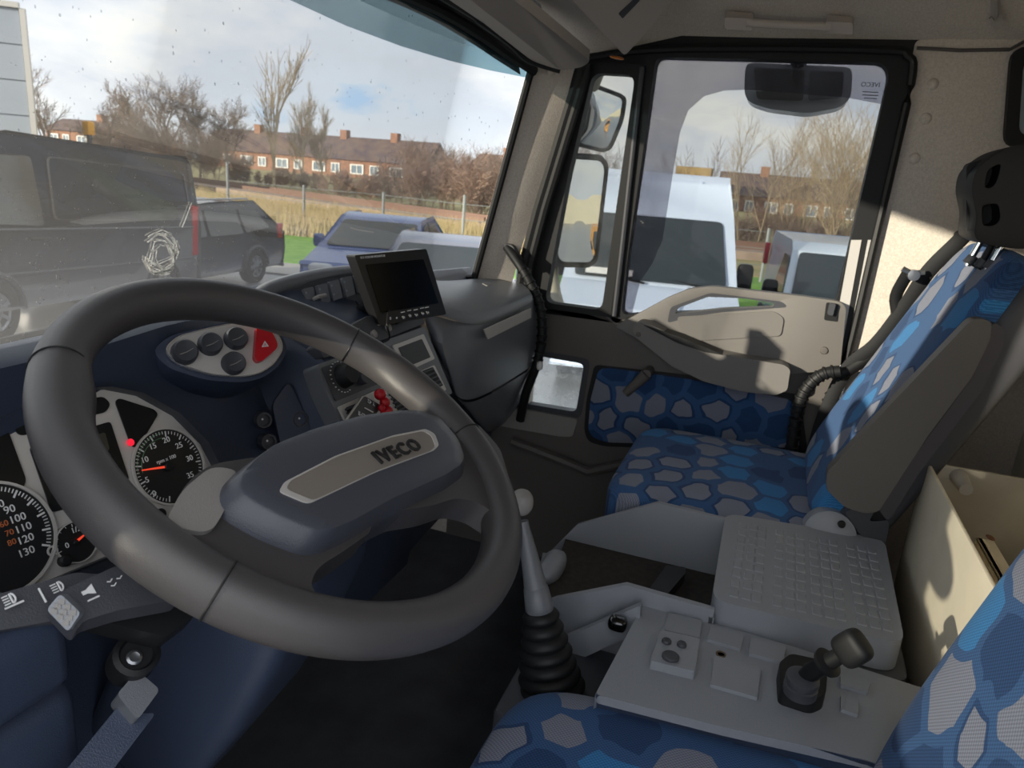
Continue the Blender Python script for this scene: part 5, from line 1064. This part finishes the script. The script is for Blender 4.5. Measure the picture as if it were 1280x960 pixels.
# ------------------------------------------------------------------ vehicles (local frame: +Y forward, X right, Z up)
def vehicle(name, pos, head, L, Wd, prof, belt, roofz, label, cat, paint, side_wins, wscreen, rear=None, wheel_y=(.8, -.8), wr_=.32, top=.80, plate_col=None, rails=False, mirrors=True, tail=None, head_l=None, pitch=0):
    r = root(name, pos, label, cat, rz=0, world=False); r.rotation_euler = (pitch, 0, head)
    hw = Wd/2
    def X_(z): return hw*(1-(1-top)*max(0, (z-belt)/(roofz-belt))**1.2) if z > belt else hw*(1-.05*max(0, (.5-z))/.5)
    b = nb()
    A = [b.verts.new((-X_(z), y, z)) for y, z in prof]; Bv = [b.verts.new((X_(z), y, z)) for y, z in prof]; n = len(prof)
    for i in range(n): b.faces.new((A[i], A[(i+1) % n], Bv[(i+1) % n], Bv[i]))
    b.faces.new(A); b.faces.new(Bv[::-1]); bmesh.ops.triangulate(b, faces=[f for f in b.faces if len(f.verts) > 4])
    ob('body', b, paint, r, bev=.05, seg=2, smooth=50)
    for poly in side_wins:
        for s in (-1, 1):
            b = nb(); pts = [V((s*(X_(z)+.004), y, z)) for y, z in poly]; plate(b, rnd(pts, .05, 2), (s*.012, 0, 0)); ob('side_window', b, K['vglass'], r)
    for nm, ws_ in (('windscreen', wscreen), ('rear_window', rear)):
        if not ws_: continue
        (y0, z0), (y1, z1) = ws_; w0, w1_ = X_(z0)*.90, X_(z1)*.88; sgn = 1 if nm == 'windscreen' else -1
        nn = V((0, (z1-z0), (y0-y1))).normalized()*(.016*sgn if True else 0)
        if sgn < 0: nn = V((0, -(z1-z0), -(y0-y1))).normalized()*.016; 
        b = nb(); plate(b, rnd([V((-w0, y0, z0)), V((w0, y0, z0)), V((w1_, y1, z1)), V((-w1_, y1, z1))], .07, 3), nn); ob(nm, b, K['vglass'], r)
    for wy in wheel_y:
        for s in (-1, 1):
            b = nb(); lathe(b, (s*(hw-.20), wy*L/2, wr_), (s, 0, 0), [(wr_*.55, 0), (wr_, .02), (wr_, .19), (wr_*.68, .215), (wr_*.66, .18)], 28); w_ = ob('wheel', b, K['tyre'], r)
            b = nb(); lathe(b, (s*(hw-.02), wy*L/2, wr_), (s, 0, 0), [(wr_*.66, -.02), (wr_*.62, .012), (wr_*.5, -.01), (wr_*.2, .008), (0, .01)], 20)
            for k in range(7): a = k*.8976; box(b, V((s*(hw-.012), wy*L/2+math.cos(a)*wr_*.4, wr_+math.sin(a)*wr_*.4)), (.02, wr_*.42, wr_*.11), M.Rotation(a, 3, 'X'))
            ob('rim', b, K['rim'], w_)
            b = nb(); P = [V((s*(hw+.003), wy*L/2+math.cos(a)*wr_*1.16, wr_+math.sin(a)*wr_*1.16)) for a in [math.pi*i/14 for i in range(15)]]; tube(b, P, .03, 6); ob('wheel_arch', b, K['dark'], r)
    if mirrors:
        for s in (-1, 1):
            y0, z0 = wscreen[0]; b = nb(); superq(b, (s*(hw+.13), y0-.35, z0+mirrors*.1), (.10, 0, 0), (0, .05, 0), (0, 0, .09*(1+mirrors)), .5, .5, 14, 8); tube(b, [(s*hw*.95, y0-.33, z0+.03), (s*(hw+.08), y0-.35, z0+.06)], .03, 6); ob('door_mirror', b, K['black'] if mirrors > .5 else paint, r)
    if head_l:
        y, z, w_, h = head_l
        for s in (-1, 1): b = nb(); superq(b, (s*(hw-.30), y, z), (w_, 0, 0), (0, .12, 0), (0, 0, h), .6, .6, 16, 8); ob('headlamp', b, K['lens'], r)
    if tail:
        y, z0, z1, w_ = tail
        for s in (-1, 1): b = nb(); boxab(b, (s*(hw-w_), y-.02, z0), (s*(hw+.012), y+.16, z1)); ob('tail_lamp', b, K['tail'], r, bev=.02)
    if plate_col:
        y, z = plate_col; b = nb(); box(b, (0, y, z), (.5, .03, .11)); ob('number_plate', b, mat('yellow_plate', '#d9a017', .5), r)
    if rails:
        for s in (-1, 1): b = nb(); y0, y1, z = rails; tube(b, [(s*X_(z)*.9, y0, z-.03), (s*X_(z)*.9, y0-.1, z+.05), (s*X_(z)*.9, y1+.1, z+.05), (s*X_(z)*.9, y1, z-.03)], .02, 6); ob('roof_rail', b, K['silver'], r)
    return r
def heading(a, c): d = V((c.x-a.x, c.y-a.y, 0)); return math.atan2(-d.x, d.y)
pdark = mat('paint_black', '#2b2e36', .22, coat=.6); pdk2 = mat('paint_dark_grey', '#2f333b', .22, coat=.6); pblue = mat('paint_blue', '#41588f', .22, coat=.6); psil = mat('paint_silver_grey', '#75798a', .25, coat=.6); pwh = mat('paint_white', '#c9d6ea', .25, coat=.5); pwh2 = mat('paint_white_small', '#cfdbe8', .28, coat=.4)
# dark van: right side towards us, rear at the right
vr, vf = gp(249, 11.5), gp(0, 7.6); d_ = (vf-vr).normalized(); hv = heading(vr, vf); L_ = 5.0
vn = V((d_.y, -d_.x, 0))   # right-hand side of the van
side = vn if vn.dot(CAM-vr) > 0 else -vn
ctr = vr+d_*L_/2-side*.98
zr_, zf_ = zat(243, 199, 11.5), zat(0, 160, 7.6)   # roof line read at both ends: the van stands on a slight slope
VPI = math.atan2(zf_-zr_, 3.92); VDZ = (zr_-GZ)-2.18+2.5*math.sin(VPI)
print('VAN', zr_, zf_, VPI, VDZ)
vp = [(-2.5, .35), (2.95, .35), (2.95, .85), (2.85, 1.05), (2.12, 1.28), (1.48, 2.05), (1.2, 2.18), (-2.3, 2.18), (-2.44, 2.07), (-2.5, 1.2)]
dv = vehicle('van', (ctr.x, ctr.y, GZ+VDZ), hv, L_, 1.96, vp, 1.2, 2.18, 'black panel van parked along the left side, its rear at the right', 'van', pdark, [[(2.00, 1.25), (1.45, 1.92), (.86, 1.95), (.80, 1.22)]], ((2.12, 1.30), (1.5, 2.02)), ((-2.50, 1.25), (-2.45, 1.95)), (.62, -.62), .34, .90, tail=(-2.5, .75, 1.5, .10), mirrors=.8, pitch=VPI)
for poly in ([(.65, 1.28), (.62, 1.97), (-2.25, 1.97), (-2.32, 1.28)],):
    for s in (-1, 1):
        b = nb(); P = rnd([V((s*(.98*(1-.10*max(0, (z-1.2)/.93)**1.2)+.002), y, z)) for y, z in poly], .08, 3); cen = sum(P, V())/len(P); ringp(b, P, [cen+(p-cen)*.975 for p in P], (s*.012, 0, 0)); ob('panel_crease', b, pdark, dv)
for z in (1.18, .72):
    b = nb(); tube(b, [(.985*sg, y, z) for y in (-2.3, 2.0)] if False else [(.984, -2.35, z), (.984, 2.0, z)], .014, 6); tube(b, [(-.984, -2.35, z), (-.984, 2.0, z)], .014, 6); ob('side_moulding', b, pdark if z > 1 else K['dark'], dv)
for s in (-1, 1):
    b = nb(); tube(b, [(s*.985, .72, 1.08), (s*1.0, .78, 1.08), (s*1.0, .94, 1.08), (s*.985, 1.0, 1.08)], .018, 6); ob('door_handle', b, K['black'], dv)
# dark estate car behind it
cr = gp(352, 14.6); cf = gp(232, 11.9); d_ = (cf-cr).normalized(); vn = V((d_.y, -d_.x, 0)); side = vn if vn.dot(CAM-cr) > 0 else -vn
hcar = heading(cr, cf); ctr = cr+d_*2.2-side*.88
cp_ = [(-2.2, .28), (2.2, .28), (2.22, .62), (2.05, .80), (1.15, .95), (.35, 1.42), (-.2, 1.50), (-1.5, 1.48), (-2.0, 1.10), (-2.22, .90), (-2.25, .6)]
vehicle('estate_car', (ctr.x, ctr.y, GZ), hcar, 4.4, 1.8, cp_, .92, 1.5, 'dark grey estate car with roof rails, half hidden behind the black van', 'car', pdk2, [[(1.05, .97), (.35, 1.36), (.10, 1.38), (.10, .95)], [(.02, .95), (.02, 1.39), (-.85, 1.38), (-.92, .95)], [(-1.0, .96), (-.93, 1.37), (-1.45, 1.34), (-1.78, 1.02)]], ((1.15, .97), (.38, 1.40)), ((-2.02, 1.10), (-1.55, 1.44)), (.60, -.60), .32, .80, rails=(.1, -1.5, 1.49), mirrors=.3, tail=(-2.20, .80, 1.08, .22))
# blue car, nose to the left of us
bc = gp(478, 13.6); hb_ = heading(bc, gp(395, 9.6))
hp = [(-2.0, .28), (2.0, .28), (2.05, .55), (1.95, .74), (1.05, .92), (.25, 1.38), (-.3, 1.46), (-1.2, 1.40), (-1.75, 1.05), (-2.0, .95)]
vehicle('hatchback_car', (bc.x, bc.y, GZ), hb_, 4.0, 1.76, hp, .92, 1.46, 'blue car with a yellow number plate, nose towards us on the lawn edge', 'car', pblue, [[(.85, .96), (.22, 1.32), (-.2, 1.36), (-.25, .95)], [(-.33, .95), (-.28, 1.37), (-1.05, 1.32), (-1.4, 1.0)]], ((1.0, .96), (.28, 1.35)), None, (.62, -.62), .31, .80, plate_col=(2.06, .48), mirrors=.3, head_l=(1.92, .68, .22, .09))
sc0 = gp(560, 10.4); hs_ = heading(sc0, gp(500, 6.5))
vehicle('saloon_car', (sc0.x, sc0.y, GZ), hs_, 4.2, 1.78, hp, .92, 1.46, 'silver-grey car nearest the dash, only its roof and windscreen in view', 'car', psil, [[(.85, .96), (.22, 1.32), (-.2, 1.36), (-.25, .95)], [(-.33, .95), (-.28, 1.37), (-1.05, 1.32), (-1.4, 1.0)]], ((1.0, .96), (.28, 1.35)), None, (.62, -.62), .31, .80, mirrors=.3, head_l=(1.92, .68, .22, .09))
# big white van facing the door window
wv = gp(796, 10.9); hw_ = heading(wv, gp(790, 6.0))
wp = [(-3.0, .35), (2.9, .35), (2.95, .70), (2.85, 1.00), (2.15, 1.22), (1.35, 2.02), (1.0, 2.42), (.7, 2.52), (-2.95, 2.52), (-3.0, 2.4)]
wvo = vehicle('delivery_van', (wv.x, wv.y, GZ), hw_, 5.9, 1.98, wp, 1.2, 2.52, 'large white high-roof van facing the cab outside the passenger window', 'van', pwh, [[(1.95, 1.30), (1.35, 1.92), (.7, 1.92), (.65, 1.28)]], ((2.13, 1.26), (1.40, 1.97)), None, (.66, -.62), .35, .88, mirrors=1.0, head_l=(2.78, .82, .2, .16))
b = nb(); lathe(b, (0, 2.93, .86), (0, 1, .1), [(.10, 0), (.10, .02), (.085, .02), (.085, .01), (0, .01)], 24); ob('grille_badge', b, K['chrome'], wvo)
for x in (-.35, .35):
    b = nb(); tube(b, [(x*1.3, 2.14, 1.225), (x*.9, 2.84, 1.01)], .02, 6); tube(b, [(x*1.5, 1.0, 2.43), (x*1.4, -2.5, 2.53)], .02, 6); ob('bonnet_crease', b, pwh, wvo)
b = nb(); tube(b, [(-.8, 2.17, 1.24), (.1, 2.05, 1.33)], .015, 6); tube(b, [(.05, 2.17, 1.24), (.85, 2.05, 1.33)], .015, 6); ob('wiper', b, K['black'], wvo)
b = nb(); plate(b, [(.2, 2.16, 1.30), (.75, 2.16, 1.30), (.75, 2.10, 1.36), (.2, 2.10, 1.36)], (0, .01, .01)); ob('windscreen_card', b, K['white'], wvo)
# small white van
sv = gp(1030, 10.4); hs2 = heading(sv, gp(1105, 7.0))
sp_ = [(-2.1, .32), (2.0, .32), (2.05, .62), (1.95, .86), (1.25, 1.05), (.55, 1.68), (.2, 1.78), (-2.0, 1.80), (-2.1, 1.68)]
svo = vehicle('small_van', (sv.x, sv.y, GZ), hs2, 4.1, 1.78, sp_, 1.0, 1.80, 'small white van behind the passenger window rear edge, stickers low in its windscreen', 'van', pwh2, [[(1.15, 1.08), (.55, 1.60), (.05, 1.60), (.0, 1.06)]], ((1.23, 1.08), (.58, 1.65)), None, (.62, -.62), .31, .86, mirrors=.7, tail=(-2.1, 1.25, 1.6, .06), head_l=(1.88, .78, .2, .11))
for x, c_ in ((.10, '#3d7fd0'), (.38, '#d9c3d6')):
    b = nb(); s_ = V((0, -.65, .57)).normalized(); o = V((-x-.1, 1.21, 1.125)); plate(b, [o, o-V((.2, 0, 0)), o-V((.2, 0, 0))+s_*.09, o+s_*.09], V((0, .57, .65))*.03); ob('sticker', b, mat('sticker'+c_[1:], c_, .5), svo)
# ------------------------------------------------------------------ door mirrors outside
def mirror(name, quad, p, aim, label, back, bulge=.0015):
    """housing and glass; the glass is turned so that the driver looks back along the truck"""
    d = (V(p)-CAM).normalized(); n = (V(aim).normalized()-d).normalized()
    r = root(name, p, label, 'mirror'); P = rnd(PL(quad, p, n), .02, 4); cen = sum(P, V())/len(P)
    b = nb(); loft(b, [[cen+(q-cen)*1.03+n*.004 for q in P], [cen+(q-cen)*1.10-n*.005 for q in P], [cen+(q-cen)*1.08-n*.04 for q in P], [cen+(q-cen)*.8-n*back for q in P]]); ob('housing', b, mat('mirror_housing', '#3a3c3f', .5), r, bev=.004)
    b = nb(); loft(b, [[cen+(q-cen)*k+n*(.004+bulge*(1-k*k)) for q in P] for k in (1, .8, .6, .4, .2, .02)]); ob('mirror_glass', b, K['mirror'], r)
    b = nb(); ringp(b, [cen+(q-cen)*1.045+n*.003 for q in P], [cen+(q-cen)*.985+n*.003 for q in P], n*.008); ob('frame', b, K['black'], r, bev=.002)
    return r
pmm = at(727, 262, 'x', 1.52); m1 = mirror('door_mirror', [(707, 197), (752, 200), (757, 210), (744, 322), (738, 329), (700, 328), (694, 320), (700, 210)], pmm, (.10, -1, .0), 'tall main door mirror showing sky and the yard behind the truck', .10)
pmu = at(750, 147, 'x', 1.52); m2 = mirror('wide_angle_mirror', [(740, 107), (780, 122), (776, 150), (762, 184), (755, 188), (724, 180), (720, 172), (730, 116)], pmu, (.02, -1, -.05), 'smaller upper wide-angle mirror above the main door mirror', .10, .012)
b = nb(); tube(b, catmull([at(700, 395, 'x', 1.22), at(690, 340, 'x', 1.5), at(695, 230, 'x', 1.53), at(718, 150, 'x', 1.53), at(745, 95, 'x', 1.45), at(735, 75, 'x', 1.22)], 5), .022, 10)
tag(ob('mirror_arm', b, mat('mirror_arm_beige', '#b0aa98', .5)), 'beige tubular bracket carrying the two door mirrors', 'mirror bracket')
# kerb mirror hanging over the door glass
km = root('kerb_mirror', at(998, 108, 'x', 1.34), 'grey kerb mirror housing hanging outside over the top of the door window', 'mirror')
kq = [(932, 78), (1066, 84), (1064, 122), (1052, 134), (1010, 142), (960, 136), (936, 128), (930, 116)]
b = nb(); plate(b, rnd(PP(kq, 'x', 1.33), .02, 4), (.10, 0, 0)); ob('housing', b, mat('kerb_mirror_grey', '#dcdce0', .35), km, bev=.012, seg=3)
b = nb(); plate(b, rnd(PP([(942, 84), (1006, 88), (1004, 126), (946, 124)], 'x', 1.325), .01), (.006, 0, 0)); ob('inset', b, mat('kerb_inset', '#c9c4c0', .15, metal=.7), km, bev=.002)
b = nb(); plate(b, rnd(PP([(1012, 88), (1056, 90), (1052, 122), (1010, 126)], 'x', 1.325), .01), (.006, 0, 0)); ob('inset', b, mat('kerb_inset2', '#d2d2d6', .15, metal=.7), km, bev=.002)
b = nb(); tube(b, [at(998, 90, 'x', 1.38), at(998, 66, 'x', 1.30), at(998, 56, 'x', 1.18)], .02, 8); ob('bracket', b, K['black'], km)
# wiper outside at the base of the screen
b = nb(); tube(b, [ws(u, .012)+V((0, .03, .0)) for u in (.02, .12, .22, .34)], .006, 6); tube(b, [ws(u, .03)+V((0, .022, 0)) for u in (.05, .2, .40)], .005, 6)
tag(ob('windscreen_wiper', b, K['black']), 'black wiper resting along the bottom of the windscreen', 'wiper')
# the yard behind the truck (what the mirrors show)
b = nb(); boxab(b, (-30, -122, GZ), (90, -110, GZ+4.4)); cbd = ob('yard_hall', b, mat('cream_cladding', '#d6cdb4', .6), smooth=0); tag(cbd, 'cream hall across the yard, seen only in the door mirrors', 'building')
vehicle('yellow_van', (5.2, -17, GZ), .1, 4.6, 1.85, sp_, 1.0, 1.8, 'orange-yellow van in the yard, seen in the door mirrors', 'van', mat('paint_orange', '#e09a2a', .3), [[(1.15, 1.08), (.55, 1.60), (.05, 1.60), (.0, 1.06)]], ((1.23, 1.08), (.58, 1.65)), None, (.62, -.62), .31, .86)
b = nb(); boxab(b, (-.9, -7.0, -.1), (1.24, -.95, 2.0)); tag(ob('cargo_body', b, mat('cargo_grey', '#8a9099', .35), bev=.03, smooth=0), 'grey load body of this truck, glimpsed in the upper door mirror', 'truck body')
